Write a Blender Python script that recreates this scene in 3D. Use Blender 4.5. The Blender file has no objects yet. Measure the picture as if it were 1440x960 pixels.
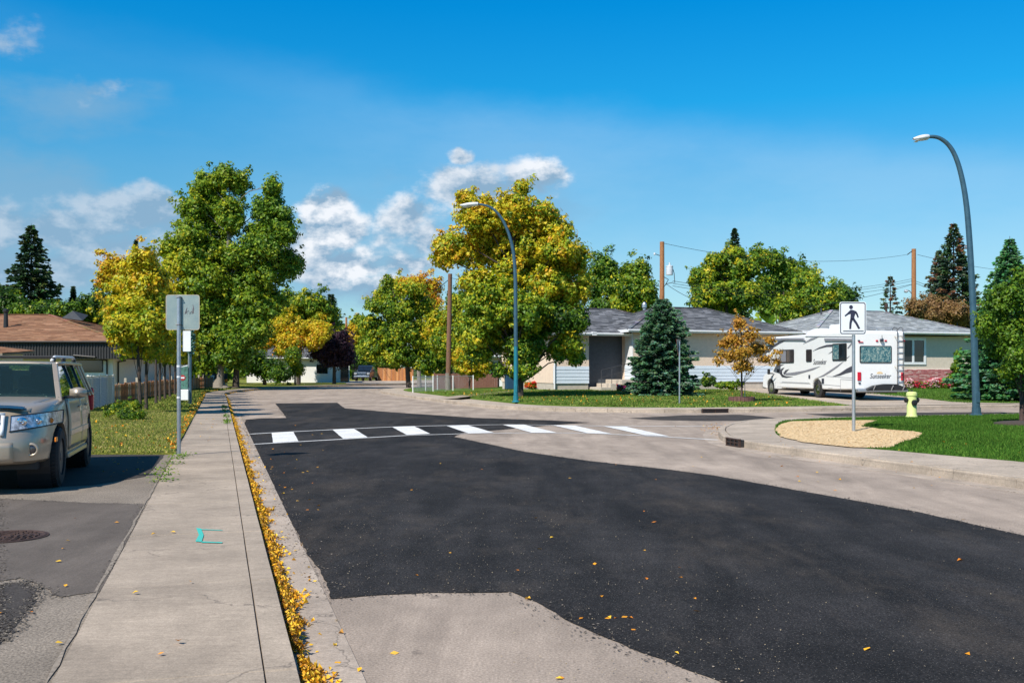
import bpy, bmesh, math, random
import numpy as np
from mathutils import Vector, Matrix
from mathutils.geometry import delaunay_2d_cdt
random.seed(7); rng = np.random.default_rng(11)
scene = bpy.context.scene
COL = scene.collection
R = math.radians
# ---------------------------------------------------------------- camera, sky, sun, exposure
cam_d = bpy.data.cameras.new("camera"); cam = bpy.data.objects.new("camera", cam_d); COL.objects.link(cam)
cam.location = (0, 0, 1.5); cam.rotation_euler = (R(90), 0, 0)
cam_d.sensor_width = 36; cam_d.lens = 36; cam_d.shift_y = 40 / 1440; cam_d.clip_end = 9000; cam_d.clip_start = 0.05
scene.camera = cam
SUN_TRAVEL = Vector((0.54, 0.76, -1.0)).normalized()
SUN_EL = math.asin(-SUN_TRAVEL.z); SUN_AZ = math.atan2(-SUN_TRAVEL.x, -SUN_TRAVEL.y)
sun_d = bpy.data.lights.new("sun", 'SUN'); sun = bpy.data.objects.new("sun", sun_d); COL.objects.link(sun)
sun_d.energy = 5.0; sun_d.angle = R(0.53); sun_d.color = (1.0, 0.93, 0.83)
sun.rotation_euler = SUN_TRAVEL.to_track_quat('-Z', 'Y').to_euler()
scene.view_settings.view_transform = 'Standard'; scene.view_settings.look = 'None'
scene.view_settings.exposure = 0.3; scene.view_settings.gamma = 1.0

world = bpy.data.worlds.new("World"); scene.world = world; world.use_nodes = True
wn = world.node_tree; wn.nodes.clear(); WL = wn.links.new
def wnode(t, **kw):
    n = wn.nodes.new(t)
    for k, v in kw.items(): setattr(n, k, v)
    return n
def wmath(op, a, b=None, c=None, clamp=False):
    n = wnode('ShaderNodeMath', operation=op, use_clamp=clamp)
    for i, x in enumerate((a, b, c)):
        if x is None: continue
        if isinstance(x, (int, float)): n.inputs[i].default_value = x
        else: WL(x, n.inputs[i])
    return n.outputs[0]
def wvmath(op, a, b):
    n = wnode('ShaderNodeVectorMath', operation=op)
    for i, x in enumerate((a, b)):
        if isinstance(x, tuple): n.inputs[i].default_value = x
        else: WL(x, n.inputs[i])
    return n
def wmix(f, a, b):
    n = wnode('ShaderNodeMix', data_type='RGBA')
    for i, x in ((0, f), (6, a), (7, b)):
        if isinstance(x, (int, float)): n.inputs[i].default_value = x
        elif isinstance(x, tuple): n.inputs[i].default_value = x
        else: WL(x, n.inputs[i])
    return n.outputs[2]
def wramp(x, lo, hi, a=0.0, b=1.0, smooth=True):
    n = wnode('ShaderNodeMapRange', interpolation_type='SMOOTHSTEP' if smooth else 'LINEAR')
    WL(x, n.inputs[0])
    for i, v in ((1, lo), (2, hi), (3, a), (4, b)): n.inputs[i].default_value = v
    return n.outputs[0]
sky = wnode('ShaderNodeTexSky', sky_type='NISHITA', sun_disc=False, sun_elevation=SUN_EL, sun_rotation=SUN_AZ % (2 * math.pi))
sky.altitude = 1000; sky.air_density = 1.0; sky.dust_density = 0.6; sky.ozone_density = 2.5
tc = wnode('ShaderNodeTexCoord'); sep = wnode('ShaderNodeSeparateXYZ'); WL(tc.outputs['Generated'], sep.inputs[0])
AZ = wmath('ARCTAN2', sep.outputs[0], sep.outputs[1]); EL = wmath('ARCSINE', sep.outputs[2])
cmb = wnode('ShaderNodeCombineXYZ'); WL(AZ, cmb.inputs[0]); WL(EL, cmb.inputs[1])
P = cmb.outputs[0]
# colour of the clear sky: the Nishita sky made more saturated, as a polarised deep blue autumn sky
hs = wnode('ShaderNodeHueSaturation'); hs.inputs['Saturation'].default_value = 1.0; hs.inputs['Value'].default_value = 1.0
WL(sky.outputs[0], hs.inputs['Color'])
SKY_TINT = wnode('ShaderNodeMix', data_type='RGBA', blend_type='MULTIPLY'); SKY_TINT.inputs[0].default_value = 1.0
WL(hs.outputs[0], SKY_TINT.inputs[6])
tint = wnode('ShaderNodeValToRGB'); WL(wmath('MULTIPLY', EL, 1 / 0.6), tint.inputs[0])
cr = tint.color_ramp
SKY_STOPS = [(0.0, (0.85, 1.0, 1.02)), (0.17, (0.66, 1.05, 1.10)), (0.30, (0.42, 1.10, 1.25)), (0.42, (0.09, 1.16, 1.50)), (0.57, (0.01, 1.12, 1.66)), (1.0, (0.10, 0.80, 1.2))]
while len(cr.elements) < len(SKY_STOPS): cr.elements.new(0.5)
for e, (p, c) in zip(cr.elements, SKY_STOPS): e.position = p; e.color = (*c, 1)
WL(tint.outputs[0], SKY_TINT.inputs[7])
clear = SKY_TINT.outputs[2]
def wnoise(vec, scale, detail=6, rough=0.55, off=(0, 0, 0), st=(1, 1, 1)):
    m = wvmath('MULTIPLY', wvmath('ADD', vec, off).outputs[0], st).outputs[0]
    n = wnode('ShaderNodeTexNoise'); n.inputs['Scale'].default_value = scale; n.inputs['Detail'].default_value = detail; n.inputs['Roughness'].default_value = rough
    WL(m, n.inputs['Vector']); return n.outputs['Fac']
def cloud_layer(blobs, scale, amp, lo, hi, seed, st=(1, 1.6, 1)):
    cov = None; vert = None
    warp = wnode('ShaderNodeTexNoise'); warp.inputs['Scale'].default_value = 18; warp.inputs['Detail'].default_value = 3
    WL(P, warp.inputs['Vector'])
    wv = wvmath('SCALE', wvmath('SUBTRACT', warp.outputs['Color'], (0.5, 0.5, 0.5)).outputs[0], (0, 0, 0)); wv.inputs['Scale'].default_value = 0.05
    PW = wvmath('ADD', P, wv.outputs[0]).outputs[0]
    for (u, v, ru, rv, w) in blobs:
        a = math.atan((u - 720) / 1440); e = math.atan((520 - v) / 1440 * math.cos(a))
        dlt = wvmath('SUBTRACT', PW, (a, e, 0)).outputs[0]
        sc = wvmath('MULTIPLY', dlt, (1440 / ru, 1440 / rv, 0)).outputs[0]
        ln = wnode('ShaderNodeVectorMath', operation='LENGTH'); WL(sc, ln.inputs[0])
        f = wmath('MULTIPLY', wmath('SUBTRACT', 1.15, ln.outputs['Value']), w)
        cov = f if cov is None else wmath('MAXIMUM', cov, f)
    n1 = wnoise(P, scale, 8, 0.6, (seed, 0, 0), st)
    n2 = wnoise(P, scale, 8, 0.6, (seed - 0.006, 0.016, 0), st)
    D = wmath('ADD', wmath('MAXIMUM', cov, -0.6), wmath('MULTIPLY', wmath('SUBTRACT', n1, 0.5), amp))
    mask = wramp(D, lo, hi)
    lit = wmath('SUBTRACT', n1, n2)
    return mask, lit, D
def gen_band(seed):   # low cloud bank going on all round outside the frame
    n = wnoise(P, 4.0, 6, 0.6, (seed, 0, 0), (1, 2.4, 1))
    out = wramp(wmath('ABSOLUTE', AZ), 0.62, 0.95)
    e1 = wramp(EL, 0.34, 0.10); 
    return wmath('MULTIPLY', wmath('MULTIPLY', wramp(n, 0.5, 0.66), out), e1)
cumulus = [(12, 50, 34, 22, .40), (465, 310, 62, 36, 1.25), (430, 345, 60, 36, .9), (570, 300, 52, 42, .95), (600, 330, 50, 40, .7),
           (670, 260, 75, 34, 1.0), (740, 252, 62, 22, .85), (480, 370, 75, 38, .8), (590, 370, 60, 26, .6),
           (190, 300, 105, 34, .95), (90, 325, 115, 36, .85), (225, 285, 55, 20, .8), (60, 385, 120, 40, .75), (170, 360, 110, 42, .75), (20, 310, 60, 30, .6), (652, 213, 18, 11, .8), (560, 420, 120, 30, .45),
           (125, 130, 52, 15, .42), (250, 385, 80, 40, .6)]
thin = [(40, 270, 130, 60, .8), (110, 150, 120, 40, .5), (30, 420, 130, 50, .9), (150, 420, 160, 60, .7), (120, 345, 210, 80, 1.25), (200, 300, 110, 40, 1.0), (470, 400, 160, 60, .6), (560, 330, 150, 70, .45), (740, 300, 90, 60, .4)]
m1, lit1, D1 = cloud_layer([(u, v, a * 1.0, b * 1.0, w) for u, v, a, b, w in cumulus], 17, 2.0, 0.0, 0.60, 3.1)
m2, lit2, D2 = cloud_layer(thin, 10, 1.2, -0.05, 0.7, 7.7, (1, 2.4, 1))
CL_STR = 9.6
dark = (0.27 * CL_STR, 0.43 * CL_STR, 0.60 * CL_STR, 1); white = (0.92 * CL_STR, 0.95 * CL_STR, 1.0 * CL_STR, 1)
edge = wmath('ADD', EL, wmath('MULTIPLY', AZ, .13)); veil = wmath('MULTIPLY', wramp(wnoise(P, 3.2, 6, .62, (1.3, 0, 0), (1, 2.6, 1)), .30, .62, .45, 1.0), wramp(wmath('ADD', edge, wmath('MULTIPLY', wnoise(P, 6, 5, .6, (8, 0, 0), (1, 2, 1)), .05)), .300, .250, 0.0, 0.22)); veil = wmath('MULTIPLY', veil, wramp(AZ, -.36, .02, .22, 1.0))
c0 = wmix(veil, clear, (0.62 * CL_STR, 0.8 * CL_STR, 0.95 * CL_STR, 1))
c1 = wmix(wmath('MULTIPLY', m2, 0.62), c0, (0.24 * CL_STR, 0.44 * CL_STR, 0.64 * CL_STR, 1))
shade = wmath('ADD', wmath('ADD', wmath('MULTIPLY', lit1, 5.5), 0.12), wmath('MULTIPLY', wramp(EL, .07, .165), .42), clamp=True)
shade = wmath('MULTIPLY', shade, wramp(wnoise(P, 9, 3, .5, (5, 2, 0)), .3, .62, .45, 1.0), clamp=True)
shade = wmath('MULTIPLY', shade, wramp(AZ, -.36, -.2, .5, 1.15), clamp=True)
ccol = wmix(shade, dark, white)
c2 = wmix(wmath('MULTIPLY', m1, wramp(AZ, -.38, -.22, .72, .96)), c1, ccol)
gb = gen_band(2.2)
c3 = wmix(wmath('MULTIPLY', gb, .8), c2, wmix(wramp(EL, .05, .3), dark, white))
bg = wnode('ShaderNodeBackground'); bg.inputs['Strength'].default_value = 0.085
WL(c3, bg.inputs['Color']); wo = wnode('ShaderNodeOutputWorld'); WL(bg.outputs[0], wo.inputs[0])

# ---------------------------------------------------------------- pixel <-> ground helpers (used once to survey the place)
F = 1440.0; HV = 520.0; CZ = 1.5
def gp(u, v, z=0.0):
    Y = (CZ - z) * F / (v - HV); return ((u - 720) / F * Y, Y)
def at(u, v, Y): return Vector(((u - 720) / F * Y, Y, CZ + (HV - v) / F * Y))

# ---------------------------------------------------------------- materials
MATS = {}
class NT:
    def __init__(s, name, rough=.6, metallic=0.0, spec=.5):
        s.m = bpy.data.materials.new(name); s.m.use_nodes = True; s.t = s.m.node_tree
        s.b = s.t.nodes['Principled BSDF']; s.b.inputs['Roughness'].default_value = rough; s.b.inputs['Metallic'].default_value = metallic
        s.b.inputs['Specular IOR Level'].default_value = spec; s.co = s.t.nodes.new('ShaderNodeTexCoord')
    def n(s, t, **kw):
        x = s.t.nodes.new(t)
        for k, v in kw.items(): setattr(x, k, v)
        return x
    def L(s, a, b): s.t.links.new(a, b)
    def noise(s, scale, detail=4, rough=.6, st=None, world=True, dist=0):
        n = s.n('ShaderNodeTexNoise'); n.inputs['Scale'].default_value = scale; n.inputs['Detail'].default_value = detail; n.inputs['Roughness'].default_value = rough; n.inputs['Distortion'].default_value = dist
        src = s.co.outputs['Object']
        if st:
            mp = s.n('ShaderNodeMapping'); mp.inputs['Scale'].default_value = st
            if len(st) > 3: pass
            s.L(src, mp.inputs[0]); src = mp.outputs[0]
        s.L(src, n.inputs['Vector']); return n.outputs['Fac']
    def ramp(s, x, stops):
        r = s.n('ShaderNodeValToRGB'); s.L(x, r.inputs[0]); e = r.color_ramp.elements
        while len(e) < len(stops): e.new(.5)
        for q, (p, c) in zip(e, stops):
            q.position = p; q.color = (*c, 1) if isinstance(c, tuple) else (c, c, c, 1)
        return r.outputs[0]
    def mix(s, f, a, b, mode='MIX'):
        n = s.n('ShaderNodeMix', data_type='RGBA', blend_type=mode)
        for i, x in ((0, f), (6, a), (7, b)):
            if isinstance(x, (int, float)): n.inputs[i].default_value = x
            elif isinstance(x, tuple): n.inputs[i].default_value = (*x, 1) if len(x) == 3 else x
            else: s.L(x, n.inputs[i])
        return n.outputs[2]
    def attr(s, name='Col'):
        a = s.n('ShaderNodeAttribute'); a.attribute_name = name; return a.outputs['Color']
    def color(s, c):
        if isinstance(c, tuple): s.b.inputs['Base Color'].default_value = (*c, 1)
        else: s.L(c, s.b.inputs['Base Color'])
    def bump(s, x, strength=.4, dist=.01):
        b = s.n('ShaderNodeBump'); b.inputs['Strength'].default_value = strength; b.inputs['Distance'].default_value = dist
        s.L(x, b.inputs['Height']); s.L(b.outputs[0], s.b.inputs['Normal'])
def simple(name, c, rough=.6, metallic=0, var=.12, scale=6, spec=.5, grain=0):
    t = NT(name, rough, metallic, spec)
    lo = tuple(x * (1 - var) for x in c); hi = tuple(min(1, x * (1 + var)) for x in c)
    x = t.noise(scale, 5); col = t.ramp(x, [(.3, lo), (.7, hi)]); t.color(col)
    if grain: t.bump(t.noise(grain, 3), .3, .004)
    MATS[name] = t.m; return t.m
def vcol(name, rough=.7, spec=.3, var=.15, scale=20, bump=0, trans=0):
    t = NT(name, rough, 0, spec); x = t.noise(scale, 4)
    c = t.mix(1.0, t.attr(), t.ramp(x, [(.25, 1 - var), (.75, 1 + var)]), 'MULTIPLY'); t.color(c)
    if bump: t.bump(x, bump, .01)
    if trans:
        o = t.t.nodes['Material Output']; tr = t.n('ShaderNodeBsdfTranslucent'); t.L(c, tr.inputs['Color'])
        ms = t.n('ShaderNodeMixShader'); ms.inputs[0].default_value = trans
        t.L(t.b.outputs[0], ms.inputs[1]); t.L(tr.outputs[0], ms.inputs[2]); t.L(ms.outputs[0], o.inputs[0])
    MATS[name] = t.m; return t.m
def asphalt(name, c, var=.25, stone=.5, st=1.0, rough=.85, streak=.2, tar=0, coarse=90):
    t = NT(name, rough, 0, .18)
    big = t.noise(.35 * st, 5, .65); mid = t.noise(2.2, 6, .7); fine = t.noise(coarse, 3, .7)
    mp = (1.0, .22, 1.0)
    stv = t.noise(1.6, 5, .65, st=mp, dist=.6)
    lo = tuple(x * (1 - var) for x in c); hi = tuple(x * (1 + var) for x in c)
    col = t.ramp(big, [(.3, lo), (.7, hi)])
    col = t.mix(1.0, col, t.ramp(mid, [(.3, 1 - var * .6), (.7, 1 + var * .6)]), 'MULTIPLY')
    col = t.mix(streak, col, t.mix(1.0, col, t.ramp(stv, [(.35, .55), (.65, 1.5)]), 'MULTIPLY'))
    col = t.mix(1.0, col, t.ramp(fine, [(.3, 1 - stone), (.55, 1.0), (.75, 1 + stone)]), 'MULTIPLY')
    vo = t.n('ShaderNodeTexVoronoi'); vo.inputs['Scale'].default_value = 55; t.L(t.co.outputs['Object'], vo.inputs['Vector'])
    sp = t.ramp(vo.outputs['Distance'], [(.10, 1.0), (.22, 0.0)])
    col = t.mix(t.mix(.35 * stone, (0, 0, 0), sp), col, (.42, .40, .37))
    t.color(col)
    if name == 'asphalt_old':
        sp2 = t.ramp(t.noise(4.5, 5, .55), [(.665, 0.0), (.70, .5)]); col = t.mix(sp2, col, (.12, .10, .085)); t.color(col)
    if name == 'asphalt_new':
        du = t.ramp(t.noise(.55, 7, .75, st=(1.3, .5, 1)), [(.50, 0.0), (.72, .6)]); col = t.mix(du, col, t.mix(1.0, (.085, .069, .056), t.ramp(fine, [(.3, .5), (.7, 1.5)]), 'MULTIPLY')); t.color(col)
    if tar: 
        rr = t.ramp(t.noise(.5, 5, .6, st=(1, .5, 1)), [(.45, .9), (.62, .62)]); t.L(rr, t.b.inputs['Roughness'])
    t.bump(t.mix(.3, fine, mid), .5, .01)
    MATS[name] = t.m; return t.m
asphalt('asphalt_old', (.355, .288, .235), .18, .42, streak=.4, coarse=70)
asphalt('asphalt_new', (.0255, .0235, .0235), .36, .75, rough=.9, streak=.8, tar=0, coarse=70)
asphalt('asphalt_mid', (.060, .052, .047), .2, .35, coarse=70)
asphalt('asphalt_lot', (.125, .105, .090), .18, .3, coarse=80, streak=.35)
asphalt('asphalt_coarse', (.25, .21, .17), .16, .62, coarse=75)
def concrete(name, c, var=.1):
    t = NT(name, .85, 0, .3)
    a = t.noise(1.1, 6, .65); b = t.noise(9, 6, .7); f = t.noise(110, 3, .7); br = t.noise(14, 4, .6, st=(.25, 3.2, 1))
    col = t.ramp(a, [(.3, tuple(x * (1 - var * 1.6) for x in c)), (.7, tuple(x * (1 + var) for x in c))])
    col = t.mix(1.0, col, t.ramp(b, [(.3, .9), (.7, 1.08)]), 'MULTIPLY')
    col = t.mix(1.0, col, t.ramp(f, [(.25, .68), (.75, 1.25)]), 'MULTIPLY')
    col = t.mix(1.0, col, t.ramp(t.noise(32, 4, .7), [(.3, .86), (.7, 1.12)]), 'MULTIPLY')
    col = t.mix(1.0, col, t.ramp(br, [(.3, .93), (.7, 1.05)]), 'MULTIPLY')
    wr = t.noise(.45, 6, .7, st=(.7, 1.6, 1)); col = t.mix(1.0, col, t.ramp(wr, [(.35, .80), (.5, 1.0), (.7, 1.08)]), 'MULTIPLY')
    vc = t.n('ShaderNodeTexVoronoi', feature='DISTANCE_TO_EDGE'); vc.inputs['Scale'].default_value = .55; wp = t.n('ShaderNodeVectorMath', operation='ADD'); t.L(t.co.outputs['Object'], wp.inputs[0]); nz = t.n('ShaderNodeTexNoise'); nz.inputs['Scale'].default_value = 2.2; nz.inputs['Detail'].default_value = 6; t.L(t.co.outputs['Object'], nz.inputs['Vector']); t.L(nz.outputs['Color'], wp.inputs[1]); t.L(wp.outputs[0], vc.inputs['Vector'])
    ck = t.ramp(vc.outputs['Distance'], [(.0, 1.0), (.006, 0.0)]); col = t.mix(t.mix(.75, (0, 0, 0), ck), col, (.12, .10, .085))
    st = t.ramp(t.noise(3.5, 7, .75), [(.62, 0.0), (.74, 1.0)]); col = t.mix(t.mix(.3, (0, 0, 0), st), col, (.16, .14, .12))
    t.color(col); t.bump(t.mix(.5, f, b), .35, .006); MATS[name] = t.m
concrete('concrete', (.395, .322, .252), .18); concrete('concrete_pale', (.47, .388, .308), .14); concrete('concrete_gutter', (.43, .355, .29), .17)
simple('joint_dirt', (.24, .20, .16), .95, var=.4, scale=25)
def lawn_mat(name, g1, g2, g3, mow=0):
    t = NT(name, .95, 0, .1)
    a = t.noise(.35, 6, .7); b = t.noise(3.0, 6, .75); f = t.noise(45, 3, .7)
    col = t.ramp(a, [(.3, g1), (.55, g2), (.75, g3)])
    col = t.mix(.55, col, t.ramp(b, [(.3, g1), (.6, g2), (.75, g3)]))
    col = t.mix(1.0, col, t.ramp(f, [(.2, .35), (.7, 1.35)]), 'MULTIPLY')
    t.color(col); t.bump(f, 1.0, .04); MATS[name] = t.m
lawn_mat('lawn_left', (.15, .18, .03), (.22, .235, .045), (.36, .31, .10))
lawn_mat('lawn_right', (.04, .115, .012), (.07, .155, .016), (.15, .19, .035))
lawn_mat('lawn_house', (.075, .145, .02), (.12, .20, .028), (.22, .24, .055))
lawn_mat('wild_ground', (.05, .08, .02), (.07, .10, .03), (.11, .12, .05))
simple('straw', (.72, .53, .30), .95, var=.2, scale=22, grain=60)
simple('soil', (.06, .045, .035), .95, var=.4, scale=20, grain=40)
simple('mulch_brown', (.10, .055, .045), .9, var=.3, scale=20)
def marking(name, c):
    t = NT(name, .6, 0, .4); w = t.noise(30, 6, .75); w2 = t.noise(1.5, 5, .7)
    col = t.mix(t.ramp(w, [(.52, 0.0), (.66, .75)]), c, (.25, .23, .21)); col = t.mix(t.ramp(w2, [(.45, 0.0), (.7, .4)]), col, (.3, .28, .26))
    t.color(col); MATS[name] = t.m
marking('road_paint', (.82, .81, .79)); marking('teal_paint', (.04, .50, .42))
vcol('leaf', .5, .35, .10, 8, trans=.38)
vcol('needle', .6, .25, .15, 8, trans=.08)
vcol('blade', .8, .15, .2, 6, trans=.2)
vcol('dead_leaf', .7, .3, .15, 30, trans=.1)
vcol('shingle', .9, .15, .18, 14, bump=.3)
vcol('brickcol', .85, .2, .2, 14)
vcol('boards', .8, .2, .3, 7)
def bark(name, a, b):
    t = NT(name, .9, 0, .2); x = t.noise(9, 6, .75, st=(3, 3, .6)); t.color(t.ramp(x, [(.3, a), (.7, b)])); t.bump(x, .9, .05); MATS[name] = t.m
bark('bark_dark', (.035, .028, .024), (.12, .095, .08)); bark('bark_pale', (.13, .11, .09), (.34, .31, .27)); bark('bark_young', (.06, .04, .035), (.14, .09, .08))
bark('pole_wood', (.24, .10, .045), (.50, .24, .11)); bark('pole_wood_grey', (.13, .07, .045), (.27, .15, .10))
simple('fence_pale_wood', (.45, .40, .32), .85, scale=8)
simple('galvanised', (.50, .53, .57), .38, .75, var=.1, scale=18)
simple('steel_dark', (.10, .10, .11), .45, .6)
t = NT('lamp_pole_paint', .38, .35, .5); t.color(t.ramp(t.noise(5, 5, .6), [(.3, (.045, .10, .145)), (.7, (.07, .15, .20))])); MATS['lamp_pole_paint'] = t.m
t = NT('lamp_pole_teal', .42, .1, .5); t.color(t.ramp(t.noise(5, 5, .6), [(.3, (.012, .15, .20)), (.7, (.02, .21, .27))])); MATS['lamp_pole_teal'] = t.m
simple('lamp_head_paint', (.66, .68, .70), .45, .1)
simple('lamp_lens', (.62, .66, .66), .15)
simple('black_plastic', (.018, .018, .020), .5, var=.2)
simple('black_gloss', (.01, .01, .012), .12)
simple('rubber', (.022, .021, .022), .8, var=.3, scale=20)
simple('chrome', (.75, .76, .78), .12, 1.0, var=.03)
simple('white_paint', (.80, .80, .80), .45, var=.04)
simple('white_trim', (.76, .77, .78), .5, var=.05)
simple('rv_white', (.82, .82, .81), .28, var=.03, scale=2)
simple('rv_grey', (.24, .24, .27), .4, var=.1); simple('rv_charcoal', (.065, .065, .085), .35); simple('rv_dark', (.035, .04, .06), .3); simple('rv_skirt', (.66, .66, .65), .45, var=.05)
simple('red_lens', (.55, .015, .04), .2); simple('amber_lens', (.75, .22, .02), .25)
def glassy(name, c, rough=.06, spec=.8):
    t = NT(name, rough, 0, spec); t.color(t.ramp(t.noise(3, 3), [(.3, tuple(x * .7 for x in c)), (.7, c)])); t.b.inputs['Coat Weight'].default_value = .6; t.b.inputs['Coat Roughness'].default_value = .03; MATS[name] = t.m
t = NT('headlight_silver', .28, .5, .6); t.color(t.ramp(t.noise(18, 4, .7), [(.35, (.22, .23, .25)), (.6, (.80, .82, .85))])); t.b.inputs['Coat Weight'].default_value = .5; MATS['headlight_silver'] = t.m
glassy('window_dark', (.012, .016, .022)); glassy('window_bronze', (.05, .042, .042))
t = NT('curtain_glass', .15, 0, .8); x = t.noise(9, 5, .9, dist=.8)
t.color(t.ramp(x, [(.38, (.01, .05, .08)), (.46, (.03, .14, .18)), (.53, (.13, .24, .25)), (.62, (.48, .52, .44))])); MATS['curtain_glass'] = t.m
t = NT('car_glass', .02, 0, .5); t.b.inputs['Transmission Weight'].default_value = .93; t.b.inputs['IOR'].default_value = 1.08; t.color((.13, .28, .31)); t.b.inputs['Coat Weight'].default_value = .25; t.b.inputs['Coat Roughness'].default_value = .02; MATS['car_glass'] = t.m
t = NT('clear_lens', .05, 0, .5); t.b.inputs['Transmission Weight'].default_value = .7; t.b.inputs['IOR'].default_value = 1.2; t.color((.9, .93, .95)); MATS['clear_lens'] = t.m
def carpaint(name, c, metallic=.55, rough=.34):
    t = NT(name, rough, metallic, .5); t.color(t.ramp(t.noise(400, 2, .5), [(.35, tuple(x * .85 for x in c)), (.65, tuple(min(1, x * 1.1) for x in c))]))
    t.b.inputs['Coat Weight'].default_value = .45; t.b.inputs['Coat Roughness'].default_value = .06; MATS[name] = t.m
carpaint('suv_paint', (.50, .415, .32), .5, .36); carpaint('truck_paint', (.04, .05, .06), .3, .3)
simple('seat_fabric', (.012, .013, .017), .9)
simple('stucco_beige', (.74, .585, .46), .95, var=.07, scale=5, grain=70)
simple('stucco_taupe', (.62, .53, .43), .95, var=.07, scale=5, grain=70)
simple('stucco_grey', (.40, .385, .36), .95, var=.06, scale=5, grain=70)
simple('stucco_white', (.78, .77, .74), .9, var=.05, scale=5, grain=70)
simple('siding_blue', (.62, .70, .78), .6, var=.05, scale=4)
simple('foundation', (.50, .44, .37), .95, var=.12, scale=5, grain=50)
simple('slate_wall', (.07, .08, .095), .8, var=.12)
simple('black_rib', (.022, .022, .024), .6, var=.25, scale=8)
simple('soffit', (.30, .26, .22), .8)
simple('fence_blue', (.42, .52, .58), .55, .2, var=.12, scale=9)
simple('shed_brown', (.19, .085, .06), .8, var=.15)
simple('bin_blue', (.015, .06, .12), .5)
simple('hydrant_paint', (.62, .68, .26), .45, var=.1, scale=10)
simple('brick_edging', (.15, .07, .06), .85, var=.25, scale=12)
simple('transformer_grey', (.62, .66, .70), .4, var=.06)
simple('wire_black', (.015, .015, .017), .6)
simple('rust_iron', (.075, .045, .036), .75, .4, var=.35, scale=25, grain=60)
t = NT('sign_back', .42, .5, .5); t.color(t.ramp(t.noise(4, 5, .6), [(.3, (.26, .34, .34)), (.7, (.38, .44, .40))])); MATS['sign_back'] = t.m
simple('sign_white', (.74, .78, .82), .35, var=.03); simple('sign_ink', (.03, .03, .06), .4)
simple('tarp_dark', (.05, .05, .06), .7); simple('banner_orange', (.85, .22, .01), .6); simple('banner_black', (.03, .03, .035), .6)
simple('poster_green', (.06, .16, .13), .6, var=.5, scale=12); simple('poster_red', (.38, .03, .03), .5)
simple('graffiti', (.17, .12, .13), .7)
simple('flower_red', (.62, .02, .05), .6, var=.3, scale=30)

# ---------------------------------------------------------------- mesh helpers
def link(o): COL.objects.link(o); return o
def setp(o, label=None, cat=None, group=None, kind=None):
    if label: o['label'] = label
    if cat: o['category'] = cat
    if group: o['group'] = group
    if kind: o['kind'] = kind
    return o
def thing(name, loc, rz=0, label=None, cat=None, group=None):
    o = bpy.data.objects.new(name, None); o.empty_display_size = .3; link(o); o.location = loc; o.rotation_euler = (0, 0, rz)
    return setp(o, label, cat, group)
def mesh_obj(name, verts, faces, mat, parent=None, smooth=False, cols=None, kind=None):
    me = bpy.data.meshes.new(name); me.from_pydata([tuple(v) for v in verts], [], faces); me.validate(); 
    if mat: me.materials.append(MATS[mat] if isinstance(mat, str) else mat)
    if smooth: me.polygons.foreach_set('use_smooth', [True] * len(me.polygons))
    if cols is not None:
        a = me.color_attributes.new('Col', 'FLOAT_COLOR', 'POINT'); a.data.foreach_set('color', np.asarray(cols, dtype=np.float32).ravel())
    me.update(); o = bpy.data.objects.new(name, me); link(o)
    if parent: o.parent = parent
    if kind: o['kind'] = kind
    return o
def np_mesh(name, V, k, mat, parent=None, cols=None, kind=None, smooth=False):
    """V: (n*k,3) vertices, every k consecutive ones are one face"""
    n = len(V) // k; me = bpy.data.meshes.new(name)
    me.vertices.add(n * k); me.vertices.foreach_set('co', V.astype(np.float32).ravel())
    me.loops.add(n * k); me.loops.foreach_set('vertex_index', np.arange(n * k, dtype=np.int32))
    me.polygons.add(n); me.polygons.foreach_set('loop_start', np.arange(0, n * k, k, dtype=np.int32)); me.polygons.foreach_set('loop_total', np.full(n, k, dtype=np.int32))
    me.materials.append(MATS[mat])
    if cols is not None:
        a = me.color_attributes.new('Col', 'FLOAT_COLOR', 'POINT'); c = np.ones((n * k, 4), np.float32); c[:, :3] = np.repeat(cols, k, axis=0); a.data.foreach_set('color', c.ravel())
    me.update(calc_edges=True); o = bpy.data.objects.new(name, me); link(o)
    if parent: o.parent = parent
    if kind: o['kind'] = kind
    return o
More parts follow.
